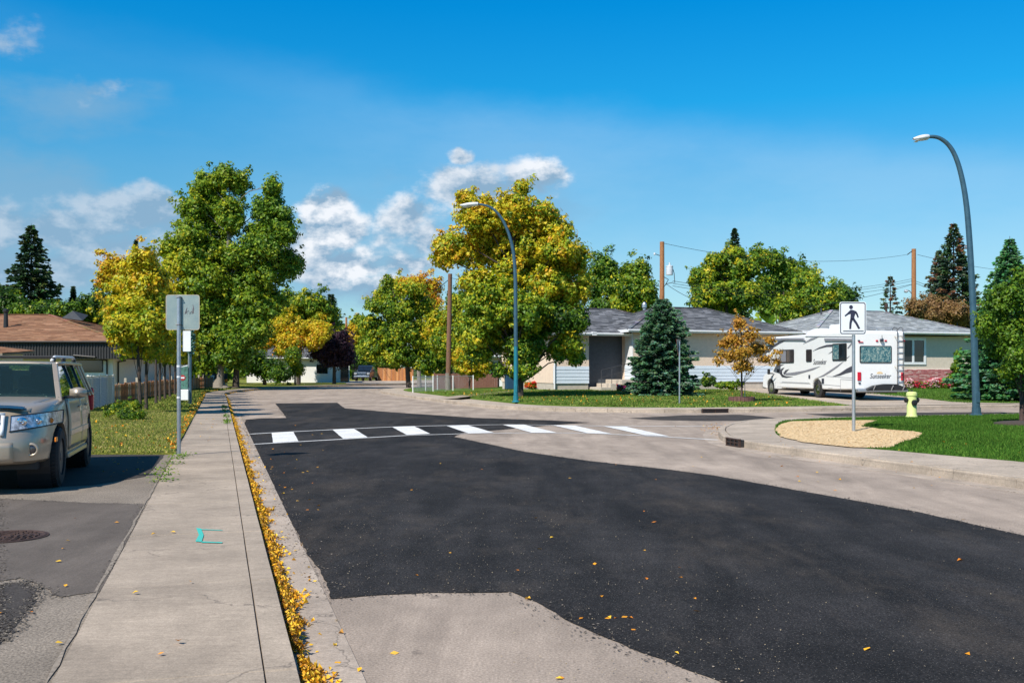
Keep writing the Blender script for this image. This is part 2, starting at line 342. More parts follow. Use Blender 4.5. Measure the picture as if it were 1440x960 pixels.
class MB:
    def __init__(s): s.v = []; s.f = []; s.c = []
    def add(s, vs, fs, col=None):
        b = len(s.v); s.v += [Vector(x) for x in vs]; s.f += [tuple(i + b for i in f) for f in fs]
        if col is not None: s.c += [(*col, 1)] * len(vs)
        return s
    def box(s, c, d, rz=0, col=None, M=None):
        x, y, z = d[0] / 2, d[1] / 2, d[2] / 2; vs = [Vector((a, b, e)) for a in (-x, x) for b in (-y, y) for e in (-z, z)]
        m = Matrix.Translation(c) @ (M if M else Matrix.Rotation(rz, 4, 'Z')); vs = [m @ v for v in vs]
        return s.add(vs, [(0, 1, 3, 2), (4, 6, 7, 5), (0, 4, 5, 1), (2, 3, 7, 6), (0, 2, 6, 4), (1, 5, 7, 3)], col)
    def tube(s, pts, rad, n=8, cap=True, col=None):
        pts = [Vector(p) for p in pts]; rad = rad if isinstance(rad, (list, tuple)) else [rad] * len(pts); vs = []; fs = []
        prev = None
        for i, p in enumerate(pts):
            d = (pts[min(i + 1, len(pts) - 1)] - pts[max(i - 1, 0)]).normalized()
            if prev is None: a = d.orthogonal().normalized()
            else: a = (prev - d * prev.dot(d)); a = a.normalized() if a.length > 1e-5 else d.orthogonal().normalized()
            prev = a; b = d.cross(a)
            for k in range(n):
                t = 2 * math.pi * k / n; vs.append(p + (a * math.cos(t) + b * math.sin(t)) * rad[i])
        for i in range(len(pts) - 1):
            for k in range(n): fs.append((i * n + k, i * n + (k + 1) % n, (i + 1) * n + (k + 1) % n, (i + 1) * n + k))
        if cap: fs.append(tuple(range(n - 1, -1, -1))); fs.append(tuple((len(pts) - 1) * n + k for k in range(n)))
        return s.add(vs, fs, col)
    def lathe(s, prof, n=16, c=(0, 0, 0), axis='Z', col=None):
        """prof: [(r, h)] round the axis"""
        vs = []; fs = []; c = Vector(c)
        for r, h in prof:
            for k in range(n):
                t = 2 * math.pi * k / n; a, b = r * math.cos(t), r * math.sin(t)
                vs.append(c + (Vector((a, b, h)) if axis == 'Z' else Vector((a, h, b)) if axis == 'Y' else Vector((h, a, b))))
        m = len(prof)
        for i in range(m - 1):
            for k in range(n):
                q = (i * n + k, i * n + (k + 1) % n, (i + 1) * n + (k + 1) % n, (i + 1) * n + k); fs.append(q if axis != 'Y' else q[::-1])
        fs.append(tuple(range(n - 1, -1, -1))); fs.append(tuple((m - 1) * n + k for k in range(n)))
        return s.add(vs, fs, col)
    def grid(s, fn, nu, nv, col=None, flip=False):
        vs = [fn(i / nu, j / nv) for i in range(nu + 1) for j in range(nv + 1)]
        fs = [(i * (nv + 1) + j, (i + 1) * (nv + 1) + j, (i + 1) * (nv + 1) + j + 1, i * (nv + 1) + j + 1) for i in range(nu) for j in range(nv)]
        if flip: fs = [f[::-1] for f in fs]
        return s.add(vs, fs, col)
    def prism(s, poly, fn, t0, t1, col=None):
        """poly: 2D outline; fn(a,b,t)->3D point; solid from t0 to t1"""
        n = len(poly); vs = [fn(a, b, t0) for a, b in poly] + [fn(a, b, t1) for a, b in poly]
        fs = [tuple(range(n - 1, -1, -1)), tuple(range(n, 2 * n))] + [(i, (i + 1) % n, n + (i + 1) % n, n + i) for i in range(n)]
        return s.add(vs, fs, col)
    def build(s, name, mat, parent=None, smooth=False, bevel=0, kind=None, seg=2, auto=None):
        o = mesh_obj(name, s.v, s.f, mat, parent, smooth, s.c if s.c and len(s.c) == len(s.v) else None, kind)
        bm = bmesh.new(); bm.from_mesh(o.data); bmesh.ops.recalc_face_normals(bm, faces=bm.faces); bm.to_mesh(o.data); bm.free()
        if bevel:
            m = o.modifiers.new('bevel', 'BEVEL'); m.width = bevel; m.segments = seg; m.limit_method = 'ANGLE'; m.angle_limit = R(35)
        if auto is not None: 
            for p in o.data.polygons: p.use_smooth = True
            m = o.modifiers.new('ws', 'WEIGHTED_NORMAL') if False else None
            o.data.set_sharp_from_angle(angle=R(auto))
        return o
def inside(poly, x, y):
    x = np.asarray(x); y = np.asarray(y); r = np.zeros(x.shape, bool); n = len(poly); j = n - 1
    for i in range(n):
        xi, yi = poly[i]; xj, yj = poly[j]
        c = ((yi > y) != (yj > y)) & (x < (xj - xi) * (y - yi) / ((yj - yi) or 1e-9) + xi); r ^= c; j = i
    return r
def densify(poly, step, closed=True):
    out = []; n = len(poly)
    for i in range(n if closed else n - 1):
        a = Vector(poly[i]).to_2d(); b = Vector(poly[(i + 1) % n]).to_2d(); k = max(1, int((b - a).length / step))
        for q in range(k): p = a.lerp(b, q / k); out.append((p.x, p.y))
    if not closed: out.append(tuple(poly[-1]))
    return out
def ragged(poly, step, amp):
    d = densify(poly, step); n = len(d); out = []; ph = [random.uniform(0, 6.28) for _ in range(8)]; acc = 0
    for i, p in enumerate(d):
        q = d[(i + 1) % n]; t = Vector((q[0] - p[0], q[1] - p[1])); t = t.normalized() if t.length else Vector((1, 0)); acc += step
        w = amp * (.5 * math.sin(acc * 1.1 + ph[0]) + .35 * math.sin(acc * 3.3 + ph[1]) + .3 * math.sin(acc * 8.1 + ph[2])) + random.gauss(0, amp * .35)
        out.append((p[0] - t.y * w, p[1] + t.x * w))
    return out
def sheet(name, outline, zf, mat, grid=None, skirt=None, parent=None, kind='structure', dens=2.0):
    """surface over an outline following zf(x,y); optional grid step for slopes and a skirt down to z"""
    o = densify(outline, dens) if dens else list(outline); pts = [Vector(p) for p in o]; n = len(pts)
    if grid:
        xs = [p[0] for p in o]; ys = [p[1] for p in o]; gx, gy = np.meshgrid(np.arange(min(xs), max(xs), grid), np.arange(min(ys), max(ys), grid))
        gx = gx.ravel(); gy = gy.ravel(); m = inside(o, gx, gy); pts += [Vector((float(a), float(b))) for a, b in zip(gx[m], gy[m])]
    vs, es, fs, *_ = delaunay_2d_cdt(pts, [(i, (i + 1) % n) for i in range(n)], [], 1, 1e-4)
    V = [(v.x, v.y, zf(v.x, v.y)) for v in vs]; Fc = [tuple(f) for f in fs]
    if skirt is not None:
        b = len(V); 
        for i in range(n): V.append((o[i][0], o[i][1], zf(*o[i]))); V.append((o[i][0], o[i][1], skirt))
        for i in range(n): j = (i + 1) % n; Fc.append((b + 2 * i, b + 2 * j, b + 2 * j + 1, b + 2 * i + 1))
    ob = mesh_obj(name, V, Fc, mat, parent)
    bm = bmesh.new(); bm.from_mesh(ob.data)
    for f in bm.faces:
        if abs(f.normal.z) > .3 and f.normal.z < 0: f.normal_flip()
    bm.to_mesh(ob.data); bm.free()
    if kind and not parent: ob['kind'] = kind
    return ob
def smooth_path(pts, it=3):
    for _ in range(it):
        q = [pts[0]]
        for a, b in zip(pts[:-1], pts[1:]): q += [(a[0] * .75 + b[0] * .25, a[1] * .75 + b[1] * .25), (a[0] * .25 + b[0] * .75, a[1] * .25 + b[1] * .75)]
        q.append(pts[-1]); pts = q
    return pts
def resample(pts, step=None, n=None):
    P_ = [Vector(p).to_2d() for p in pts]; L = [0]
    for a, b in zip(P_[:-1], P_[1:]): L.append(L[-1] + (b - a).length)
    n = n or max(2, int(round(L[-1] / step))); out = []; j = 0
    for i in range(n + 1):
        s = L[-1] * i / n
        while j < len(L) - 2 and L[j + 1] < s: j += 1
        f = (s - L[j]) / max(1e-9, L[j + 1] - L[j]); p = P_[j].lerp(P_[j + 1], min(1, f)); out.append((p.x, p.y))
    return out
def offset(pts, d):
    """offset to the right of travel by d"""
    out = []; n = len(pts)
    for i in range(n):
        a = Vector(pts[max(0, i - 1)]); b = Vector(pts[min(n - 1, i + 1)]); t = (b - a).normalized(); out.append((pts[i][0] + t.y * d, pts[i][1] - t.x * d))
    return out
def slabs(name, A, B, z0, z1, mat, parent, per=1, gap=.010, bevel=.005, zf=None, wob=.003):
    """A, B: equally sampled edge lines; each 'per' intervals one piece"""
    n = len(A) - 1; out = []
    for i in range(0, n, per):
        j = min(i + per, n); a = [Vector(p).to_2d() for p in A[i:j + 1]]; b = [Vector(p).to_2d() for p in B[i:j + 1]]
        for L in (a, b):
            d0 = (L[1] - L[0]).normalized() * gap / 2; d1 = (L[-1] - L[-2]).normalized() * gap / 2; L[0] = L[0] + d0; L[-1] = L[-1] - d1
        ring = a + b[::-1]; w = random.uniform(-wob, wob); c = sum(ring, Vector((0, 0))) / len(ring)
        zt = lambda p: (zf(p.x, p.y) if zf else z1) + w
        top_in = [p + (c - p).normalized() * bevel for p in ring]
        m = len(ring); V = [(p.x, p.y, z0) for p in ring] + [(p.x, p.y, zt(p) - bevel) for p in ring] + [(p.x, p.y, zt(p)) for p in top_in]
        Fc = [(k, (k + 1) % m, m + (k + 1) % m, m + k) for k in range(m)] + [(m + k, m + (k + 1) % m, 2 * m + (k + 1) % m, 2 * m + k) for k in range(m)]
        q = len(a)
        for k in range(q - 1): Fc.append((2 * m + k, 2 * m + k + 1, 2 * m + m - 2 - k, 2 * m + m - 1 - k))
        ob = mesh_obj(name, V, Fc, mat, parent)
        bm = bmesh.new(); bm.from_mesh(ob.data); bmesh.ops.recalc_face_normals(bm, faces=bm.faces)
        for f in bm.faces:
            if abs(f.normal.z) > .5 and f.normal.z < 0: f.normal_flip()
        bm.to_mesh(ob.data); bm.free(); out.append(ob)
    return out
def text_mesh(name, body, size, mat, parent, M, shear=0, extrude=.004, align='CENTER', sx=1, bold=0):
    cu = bpy.data.curves.new(name, 'FONT'); cu.body = body; cu.size = size; cu.extrude = extrude; cu.shear = shear; cu.align_x = align; cu.align_y = 'CENTER'; cu.offset = bold; cu.resolution_u = 3
    o = bpy.data.objects.new(name, cu); link(o); dg = bpy.context.evaluated_depsgraph_get(); me = bpy.data.meshes.new_from_object(o.evaluated_get(dg)); bpy.data.objects.remove(o)
    me.transform(M @ Matrix.Diagonal((sx, 1, 1, 1))); me.materials.clear(); me.materials.append(MATS[mat]); ob = bpy.data.objects.new(name, me); link(ob); ob.parent = parent; return ob
def copy_tree(o, parent=None):
    c = o.copy(); link(c); c.parent = parent
    for ch in o.children: copy_tree(ch, c)
    return c
# ================================================================ GROUND, ROADS, PAVEMENTS
D2 = Vector((-.275, .9614)); N2 = Vector((.9614, .275)); K0 = Vector((.36, 0))
def RF(s, t): p = K0 + D2 * s + N2 * t; return (p.x, p.y)
def clamp(x, a=0, b=1): return max(a, min(b, x))
def sstep(x, a, b): q = clamp((x - a) / (b - a)); return q * q * (3 - 2 * q)
def z_left(x, y): return .135 + .02 * sstep(-x - .286 * y, -.7, .6) + .015 * math.sin(x * .9) * math.sin(y * .7) * sstep(-x - .286 * y, -.5, 2)
def z_house(x, y): return .135 + .23 * clamp((y - .37 * x - 35.2) / 21) * sstep(x, -9, 3)
def z_corner(x, y): return .14 + .07 * sstep(min(x - (7.05 + (16.15 - y) * .3), 30 + (x - 11.4) * .35 - y), 0, 4)
sheet('ground', [(-3000, -3000), (3000, -3000), (3000, 3000), (-3000, 3000)], lambda x, y: -.12, 'wild_ground', dens=None)
road = sheet('road', [(-40, -40), (110, -40), (110, 150), (-40, 150)], lambda x, y: 0.0, 'asphalt_old', grid=5)
KL = [RF(-14, 0), RF(2, 0), RF(20, 0), RF(40, 0), RF(56, 0), (-17.2, 61), (-18.4, 68), (-18.9, 75), (-18.4, 82), (-17.2, 89), (-14.5, 97), (-9, 105), (0, 111), (12, 116), (60, 126)]
st = resample(KL[:5], step=.7); cur = resample(smooth_path(KL[4:], 3), step=1.05)
KLs, KLc = st, cur
KR = [(80, 100), (40, 100), (14, 96), (2, 92), (-5, 87), (-8.4, 81), (-9.3, 75), (-8.9, 68), (-7.2, 61), (-4.9, 52.7), (-2.1, 43.4), (-.7, 39.4), (1.4, 36.9), (4.2, 35.8), (7, 35.7), (10, 36.5), (13, 37.7), (20, 40.4), (40, 48.2), (95, 70)]
KRp = resample(smooth_path(KR, 3), step=1.0)
KC = [(60, 50), (25, 35.8), (15.2, 31.9), (11.4, 30.5), (8.4, 29.6), (6.7, 28.5), (5.7, 26.7), (4.95, 24.6), (4.55, 22.6), (4.3, 20.4), (4.78, 18.5), (5.37, 16.45), (6.43, 12.9), RF(2, 9.35), RF(-14, 9.35)]
KCp = resample(smooth_path(KC, 2), step=.8)

walk = sheet('sidewalk', [(p[0], p[1]) for p in (offset(KLs, -.01) + offset(KLc, -.01)[1:])] + [(p[0], p[1]) for p in (offset(KLs, -1.04) + offset(KLc, -1.04)[1:])][::-1], lambda x, y: .10, 'joint_dirt', dens=None)
def strip(path, d0, d1, z0, z1, name, mat, parent, per, zf=None, **k): return slabs(name, offset(path, d0), offset(path, d1), z0, z1, mat, parent, per, zf=zf, **k)
for pth in (KLs, KLc):
    strip(pth, -.002, -.145, -.05, .13, 'kerb_stone', 'concrete', walk, 3 if pth is KLs else 2, bevel=.012, gap=.007)
    strip(pth, -.151, -1.055, .0, .128, 'paving_slab', 'concrete', walk, 3 if pth is KLs else 2)
    strip(pth, .335, .004, -.05, .006, 'gutter_slab', 'concrete_gutter', walk, 6 if pth is KLs else 3, wob=.0005, bevel=.003)
# pavement and kerb of the house side
walk2 = sheet('pavement', KRp + offset(KRp, -1.52)[::-1], lambda x, y: .09, 'joint_dirt', dens=None)
strip(KRp, -.002, -.16, -.05, .135, 'kerb_stone', 'concrete_pale', walk2, 2, bevel=.022)
strip(KRp, -.175, -1.55, .0, .132, 'paving_slab', 'concrete_pale', walk2, 2)
strip(KRp, .34, .004, -.05, .006, 'gutter_slab', 'concrete_gutter', walk2, 3, wob=.0005, bevel=.003)
# corner island
walk3 = sheet('corner_pavement', KCp + offset(KCp, -2.2)[::-1], lambda x, y: .09, 'joint_dirt', dens=None)
INN = [(60, 49.6), (25, 35.3), (15.2, 31.3), (11.4, 29.95), (8.9, 28.6), (7.35, 27.1), (6.55, 25.3), (6.05, 23.6), (5.62, 21.8), (5.45, 20.5), (5.6, 19.3), (5.97, 18.2), (6.5, 17.3), (7.05, 16.15), (7.65, 15.2), (8.9, 12.0), RF(2, 11.25), RF(-14, 11.25)]
INNr = resample(smooth_path(INN, 2), step=.25)
KCi = [min(INNr, key=lambda q: (q[0] - p[0]) ** 2 + (q[1] - p[1]) ** 2) for p in KCp]
strip(KCp, -.002, -.16, -.05, .135, 'kerb_stone', 'concrete_pale', walk3, 2, bevel=.022)
slabs('paving_slab', offset(KCp, -.175), KCi, 0, .133, 'concrete_pale', walk3, 3)
strip(KCp, .34, .004, -.05, .006, 'gutter_slab', 'concrete_gutter', walk3, 4, wob=.0005, bevel=.003)

# lawns
LL = offset(KLs, -1.06) + offset(KLc, -1.06)[1:]; LL = [p for p in LL if p[1] > 16.7]; x0 = .36 - .286 * 16.7 - 1.06
lawn_left_outline = [(x0, 16.7)] + LL + [(60, 190), (-120, 190), (-120, 16.7)]
lawn_a = sheet('lawn', lawn_left_outline, z_left, 'lawn_left', grid=2.0, skirt=-.1, dens=1.0)
LR = offset(KRp, -1.56)
lawn_house_outline = LR + [(95, 99), (80, 99)]
lawn_b = sheet('lawn', lawn_house_outline, z_house, 'lawn_house', grid=1.5, skirt=-.1, dens=1.0)
lawn_corner_outline = INNr + [(62, -14), (62, 49)]
lawn_c = sheet('lawn', lawn_corner_outline, z_corner, 'lawn_right', grid=.8, skirt=-.1, dens=.5)
# car park on the left
lot = sheet('parking_area', [(-60, -30)] + [(-60, 16.7), (x0 + .02, 16.7)] + [p for p in offset(KLs, -1.04) if p[1] < 16.7][::-1], lambda x, y: .118, 'asphalt_coarse', skirt=-.1, dens=2)
def px(pts, z=0.0): return [gp(u, v, z) for u, v in pts]
lotz = .118
sheet('asphalt_patch', ragged(px([(-300, 701), (0, 701), (60, 704), (120, 707), (204, 709), (198, 722), (180, 760), (155, 800), (140, 832), (110, 836), (86, 840), (60, 826), (30, 813), (0, 817), (-400, 818)], lotz), .12, .02), lambda x, y: lotz + .004, 'asphalt_lot', parent=lot, dens=None)
sheet('asphalt_patch', ragged(px([(-500, 637.6), (233, 637.6), (219, 655), (204, 670), (131, 682), (0, 688), (-500, 690)], lotz), .15, .015), lambda x, y: lotz + .004, 'asphalt_mid', parent=lot, dens=None)  # smoother paving, with the shade around the parked car put into its dark colour
sheet('asphalt_patch', ragged(px([(-400, 822), (0, 823), (30, 818), (52, 828), (50, 842), (30, 870), (0, 905), (-400, 1100)], lotz), .08, .012), lambda x, y: lotz + .004, 'asphalt_mid', parent=lot, dens=None)
# new asphalt on the road
patch_px = [(468, 842), (455, 815), (430, 775), (418, 752), (396, 705), (377, 668), (362, 640), (350, 615), (344, 597), (345, 590), (370, 588), (403, 587.5), (396, 578), (387, 567), (474, 566), (485, 574), (553, 579.6), (669, 587.5), (775, 591), (828, 594), (770, 598), (706, 604), (650, 609), (638, 614), (690, 625), (738, 635), (828, 648), (939, 660), (1008, 669), (1137, 692), (1291, 720), (1440, 753), (1900, 850), (2600, 1100), (1400, 1250), (1150, 1040), (1018, 960), (950, 935), (870, 905), (803, 877), (762, 851), (720, 833), (600, 834), (520, 838)]
sheet('asphalt_patch', ragged(px(patch_px), .10, .014), lambda x, y: .004, 'asphalt_new', parent=road, dens=None)
sheet('asphalt_patch', ragged(px([(880, 588), (960, 583.8), (1040, 583), (1080, 586), (1106, 591), (1000, 591.8), (930, 590.6)]), .3, .05), lambda x, y: .004, 'asphalt_mid', parent=road, dens=None)
sheet('asphalt_patch', ragged(px([(1132, 582), (1200, 580.4), (1330, 579.6), (1500, 580), (1480, 582.5), (1330, 584.5), (1200, 587.5)]), .3, .04), lambda x, y: .004, 'asphalt_mid', parent=road, dens=None)
# crosswalk
z6 = lambda a, b: gp(300 + .5278 * a, 540 + .5278 * b)
bars = [((155, 130), (213, 128), (227, 153), (160, 157)), ((318, 122), (375, 120), (412, 143), (345, 146)), ((477, 115), (535, 113), (578, 133), (515, 136)), ((622, 112), (678, 110), (748, 130), (680, 132)), ((770, 108.5), (828, 108.5), (915, 130), (850, 130.5)), ((905, 110.5), (962, 111), (1062, 133), (1000, 132)), ((1040, 113), (1100, 114), (1215, 140), (1150, 137))]
def flat(name, pts, z, mat, parent): return sheet(name, ragged(pts, .25, .006), lambda x, y: z, mat, parent=parent, dens=None)
for b in bars: flat('crosswalk_bar', [z6(*p) for p in b], .012, 'road_paint', road)
def line(pts, w):
    W = resample([z6(*p) for p in pts], step=.5); A = offset(W, w / 2); B = offset(W, -w / 2); flat('crosswalk_line', A + B[::-1], .008, 'road_paint', road)
line([(97, 133.5), (155, 130), (318, 121.5), (480, 114), (622, 110.5), (770, 108), (905, 109.5), (1040, 112), (1200, 112.5), (1425, 112.5)], .11)
line([(107, 160.5), (160, 157.5), (345, 147), (515, 137), (680, 132), (850, 130), (1000, 131), (1150, 138), (1345, 149)], .11)
# driveway by the house, the far driveway and paths
zd = lambda x, y: z_house(x, y) + .014
dw = sheet('driveway', [(12.95, 38.45), (12.8, 44), (12.2, 52), (11.9, 58), (12.2, 66), (19.8, 66), (19.2, 55), (18.9, 48), (18.5, 43), (20.7, 41.3)], zd, 'concrete_pale', grid=1.2, dens=1)
sheet('driveway', [(-15.8, 98), (-20.5, 125), (-17, 137), (-9, 137), (-7, 112), (-8.5, 107)], lambda x, y: z_left(x, y) + .02, 'concrete_pale', grid=3, dens=2)
sheet('front_path', [(-3.3, 47.9), (-2.4, 47.0), (-.9, 52), (1.4, 57.5), (.4, 58), (-2.0, 52.5)], lambda x, y: z_house(x, y) + .02, 'concrete', grid=1, dens=1)
# straw patch on the corner
zc = lambda x, y: z_corner(x, y) + .012
straw_px = [(1090, 602), (1098, 597), (1116, 593.8), (1168, 592), (1237, 592.8), (1222, 597), (1210, 601.6), (1246, 606), (1285, 609), (1300, 611), (1290, 616), (1262, 622), (1247, 628), (1193, 626.5), (1127, 619.5), (1098, 612)]
straw_out = ragged(px(straw_px, .17), .1, .03)
sheet('straw_mulch', straw_out, zc, 'straw', grid=.4, dens=None)
# earth seam along the pavement and weeds strip
SE = resample([p for p in offset(KLs, -1.08) if 3 < p[1] < 16.9], step=.3)
sheet('soil_seam', [(p[0] + random.uniform(0, .02), p[1]) for p in SE] + [(p[0] - random.uniform(0, .022), p[1]) for p in SE][::-1], lambda x, y: .124, 'joint_dirt', dens=None)
# teal spray marks on a slab
pm = thing('paint_mark', (0, 0, 0), 0, 'teal spray paint bracket mark on the grey pavement slab', 'paint mark')
flat('stroke', px([(276, 742), (283, 743), (286, 752), (283, 762), (275, 761), (279, 752)], .13), .1325, 'teal_paint', pm)
flat('stroke', px([(283, 743.6), (313, 745.2), (313, 746), (283, 744.8)], .13), .1325, 'teal_paint', pm)
flat('stroke', px([(283, 761), (312, 762.2), (312, 763.4), (283, 762.6)], .13), .1325, 'teal_paint', pm)
# manhole cover
mx, my = gp(7, 755, .12)
mh = thing('manhole_cover', (mx, my, .119), 0, 'round rusty iron manhole cover set in the parking asphalt', 'manhole cover')
MB().lathe([(.315, 0), (.315, .012), (.30, .014), (.29, .008), (.001, .008)], 40).build('cover', 'rust_iron', mh)
m = MB()
for r in (.05, .1, .15, .2, .25):
    for k in range(int(r * 90)):
        a = 2 * math.pi * k / int(r * 90); m.box((r * math.cos(a), r * math.sin(a), .012), (.018, .05, .008), a)
m.build('raised_pattern', 'rust_iron', mh)
MB().lathe([(.335, -.002), (.335, .010), (.318, .010), (.318, -.002)], 40).build('rim', 'rust_iron', mh)
# storm drains
def drain(u, v, ang, w, label, n, tall=.15):
    x, y = gp(u, v) if n != 3 else (4.37, 20.02); d = thing('storm_drain', (x, y, 0), ang, label, 'storm drain')
    MB().box((0, .0, tall / 2 - .005), (w, .10, tall - .03)).build('opening_shade', 'black_plastic', d)  # solid black block painted as the darkness inside the hollow inlet
    f = MB(); f.box((0, -.05, tall - .015), (w + .04, .05, .022)); f.box((0, -.05, .012), (w + .04, .05, .02)); f.box((-w / 2, -.05, tall / 2), (.02, .05, tall)); f.box((w / 2, -.05, tall / 2), (.02, .05, tall)); f.build('frame', 'rust_iron', d)
    for k in range(1, n): MB().box((-w / 2 + w * k / n, -.06, tall / 2), (.016, .02, tall - .02)).build('bar', 'rust_iron', d)
    if tall > .14: MB().box((0, -.062, tall / 2), (w, .02, .016)).build('bar', 'rust_iron', d)
drain(1040, 625.5, math.atan2(-1.93, .45), .55, 'rusty barred storm drain inlet in the near corner kerb', 3, .17)
drain(1005, 580.6, .22, .95, 'wide dark storm drain slot in the kerb in front of the house lawn', 2, .16)

# ---------------------------------------------------------------- grass blades, straw, fallen leaves
def blades(name, outline, zf, n, hgt, wid, cols, box, excl=()):
    x = rng.uniform(box[0], box[1], n); y = rng.uniform(box[2], box[3], n); m = inside(outline, x, y)
    for e in excl: m &= ~inside(e, x, y)
    x = x[m]; y = y[m]; k = len(x); z = np.array([zf(a, b) for a, b in zip(x, y)]); a = rng.uniform(0, 2 * np.pi, k); h = rng.uniform(.5, 1.2, k) * hgt; w = rng.uniform(.6, 1.3, k) * wid
    V = np.zeros((k, 3, 3)); V[:, 0] = np.c_[x - np.cos(a) * w / 2, y - np.sin(a) * w / 2, z - .005]; V[:, 1] = np.c_[x + np.cos(a) * w / 2, y + np.sin(a) * w / 2, z - .005]
    V[:, 2] = np.c_[x + rng.normal(0, .4, k) * h, y + rng.normal(0, .4, k) * h, z + h]
    c = np.array(cols); i = rng.integers(0, len(c), k); C = c[i] * rng.uniform(.7, 1.3, (k, 1))
    big = (np.sin(x * .8 + 1.3 * np.sin(y * .6)) * np.sin(y * .9 + x * .3) * .18 + 1)[:, None]
    return np_mesh(name, V.reshape(-1, 3), 3, 'blade', cols=C * big, kind='stuff')
blades('grass', lawn_left_outline, z_left, 280000, .045, .023, [(.18, .235, .035), (.24, .27, .045), (.36, .33, .085), (.50, .41, .16), (.14, .20, .03)], (-17, -4.5, 16.7, 34))
blades('grass', lawn_left_outline, z_left, 60000, .07, .07, [(.14, .19, .03), (.19, .23, .04), (.28, .27, .07), (.11, .17, .025)], (-32, -9, 34, 75))
blades('grass', lawn_corner_outline, z_corner, 270000, .05, .021, [(.04, .115, .012), (.065, .155, .016), (.10, .19, .025), (.05, .135, .014)], (5, 19, 12, 34), [straw_out])
blades('grass', lawn_house_outline, z_house, 110000, .06, .055, [(.07, .16, .018), (.11, .21, .026), (.19, .24, .045), (.24, .26, .07)], (-9, 13, 36, 60))
blades('grass', lawn_house_outline, z_house, 30000, .06, .05, [(.05, .13, .016), (.08, .18, .022), (.10, .18, .03)], (18.5, 34, 40, 66))
def litter(name, pts, size, cols, mat='dead_leaf', tilt=.5, curl=.35, lift=.01):
    P3 = np.array(pts); k = len(P3); a = rng.uniform(0, 2 * np.pi, k); s = size * rng.uniform(.6, 1.35, k)
    ax = np.c_[np.cos(a), np.sin(a), rng.normal(0, tilt, k)]; ax /= np.linalg.norm(ax, axis=1)[:, None]
    bx = np.c_[-np.sin(a), np.cos(a), rng.normal(0, tilt, k)]; bx /= np.linalg.norm(bx, axis=1)[:, None]
    up = np.c_[np.zeros(k), np.zeros(k), np.abs(rng.normal(0, curl, k))] * s[:, None]
    c = P3 + np.array([0, 0, 1]) * (lift + np.abs(ax[:, 2]) * s * .5)[:, None]
    V = np.zeros((k, 2, 3, 3)); t = c - ax * s[:, None] * .5; h = c + ax * s[:, None] * .5; l = c - bx * s[:, None] * .38 + up; r_ = c + bx * s[:, None] * .38 + up
    V[:, 0] = np.stack([t, l, h], 1); V[:, 1] = np.stack([t, h, r_], 1)
    cc = np.array(cols)[rng.integers(0, len(cols), k)] * rng.uniform(.75, 1.2, (k, 1))
    return np_mesh(name, V.reshape(-1, 3), 3, mat, cols=np.repeat(cc, 2, axis=0), kind='stuff')
YL = [(.85, .42, .02), (.80, .34, .02), (.75, .28, .015), (.85, .52, .04), (.55, .18, .02), (.70, .40, .05)]
YG = [(.85, .50, .03), (.80, .42, .02), (.78, .38, .02), (.85, .58, .05), (.45, .22, .04), (.70, .44, .05), (.25, .14, .05)]
pts = []
for pth, lo, hi in ((KLs, 0, 24000), (KLc, 24000, 25500)):
    A = resample(pth, step=.05)
    T = [(p, q) for p, q in zip(A, offset(A, 1)) if p[1] > 3.6 and p[1] < 100]
    for _ in range(hi - lo):
        f = random.random() ** (2.2 if pth is KLs else 1.0); p, q = T[int(f * (len(T) - 1))]
        if pth is KLs and 5.05 < p[1] < 5.32: continue
        wv = .085 + .035 * math.sin(p[1] * 3.1) + .03 * math.sin(p[1] * 7.7) + .02 * math.sin(p[1] * 17)
        w = abs(random.gauss(0, wv * .5)) + .03
        if random.random() < .012: w = random.uniform(.02, .33)
        pts.append((p[0] + (q[0] - p[0]) * w, p[1] + (q[1] - p[1]) * w, .006 + max(0, (.135 - w)) * random.random() ** .6 * .8))
litter('fallen_leaves', pts, .031, YG, tilt=.38, lift=.002)
def scatter_px(boxes, z=0.0):
    out = []
    for (u0, u1, v0, v1, n, zz) in boxes:
        for _ in range(n):
            x, y = gp(random.uniform(u0, u1), random.uniform(v0, v1), zz); out.append((x, y, zz + .004))
    return out
litter('fallen_leaves', scatter_px([(360, 1000, 610, 960, 26, 0), (720, 1000, 800, 950, 12, 0), (380, 450, 630, 720, 26, 0), (400, 470, 588, 640, 8, 0), (1090, 1400, 640, 690, 22, 0), (430, 1400, 640, 940, 10, 0), (600, 1100, 560, 600, 26, 0), (1000, 1045, 595, 612, 110, 0), (985, 1030, 598, 606, 90, 0), (1110, 1440, 582, 590, 60, 0)]), .042, YL, tilt=.15, curl=.15, lift=.0)
litter('fallen_leaves', scatter_px([(0, 190, 700, 950, 9, .125), (190, 380, 640, 930, 8, .135), (130, 235, 625, 670, 22, .14), (1000, 1440, 560, 572, 40, .14), (1050, 1440, 600, 650, 40, .2), (280, 305, 560, 620, 30, .14)]), .042, YL, tilt=.12, curl=.15, lift=.0)
litter('fallen_leaves', [(p[0], p[1], z_left(*p) + .03) for p in [(random.uniform(-16, -5), 16.8 + abs(random.gauss(0, 6))) for _ in range(420)] if inside(lawn_left_outline, [p[0]], [p[1]])[0]], .05, YL, tilt=.2)
litter('fallen_leaves', [(p[0], p[1], z_house(*p) + .04) for p in [(random.uniform(-7, 12), random.uniform(38, 56)) for _ in range(420)] if inside(lawn_house_outline, [p[0]], [p[1]])[0]], .08, YL)
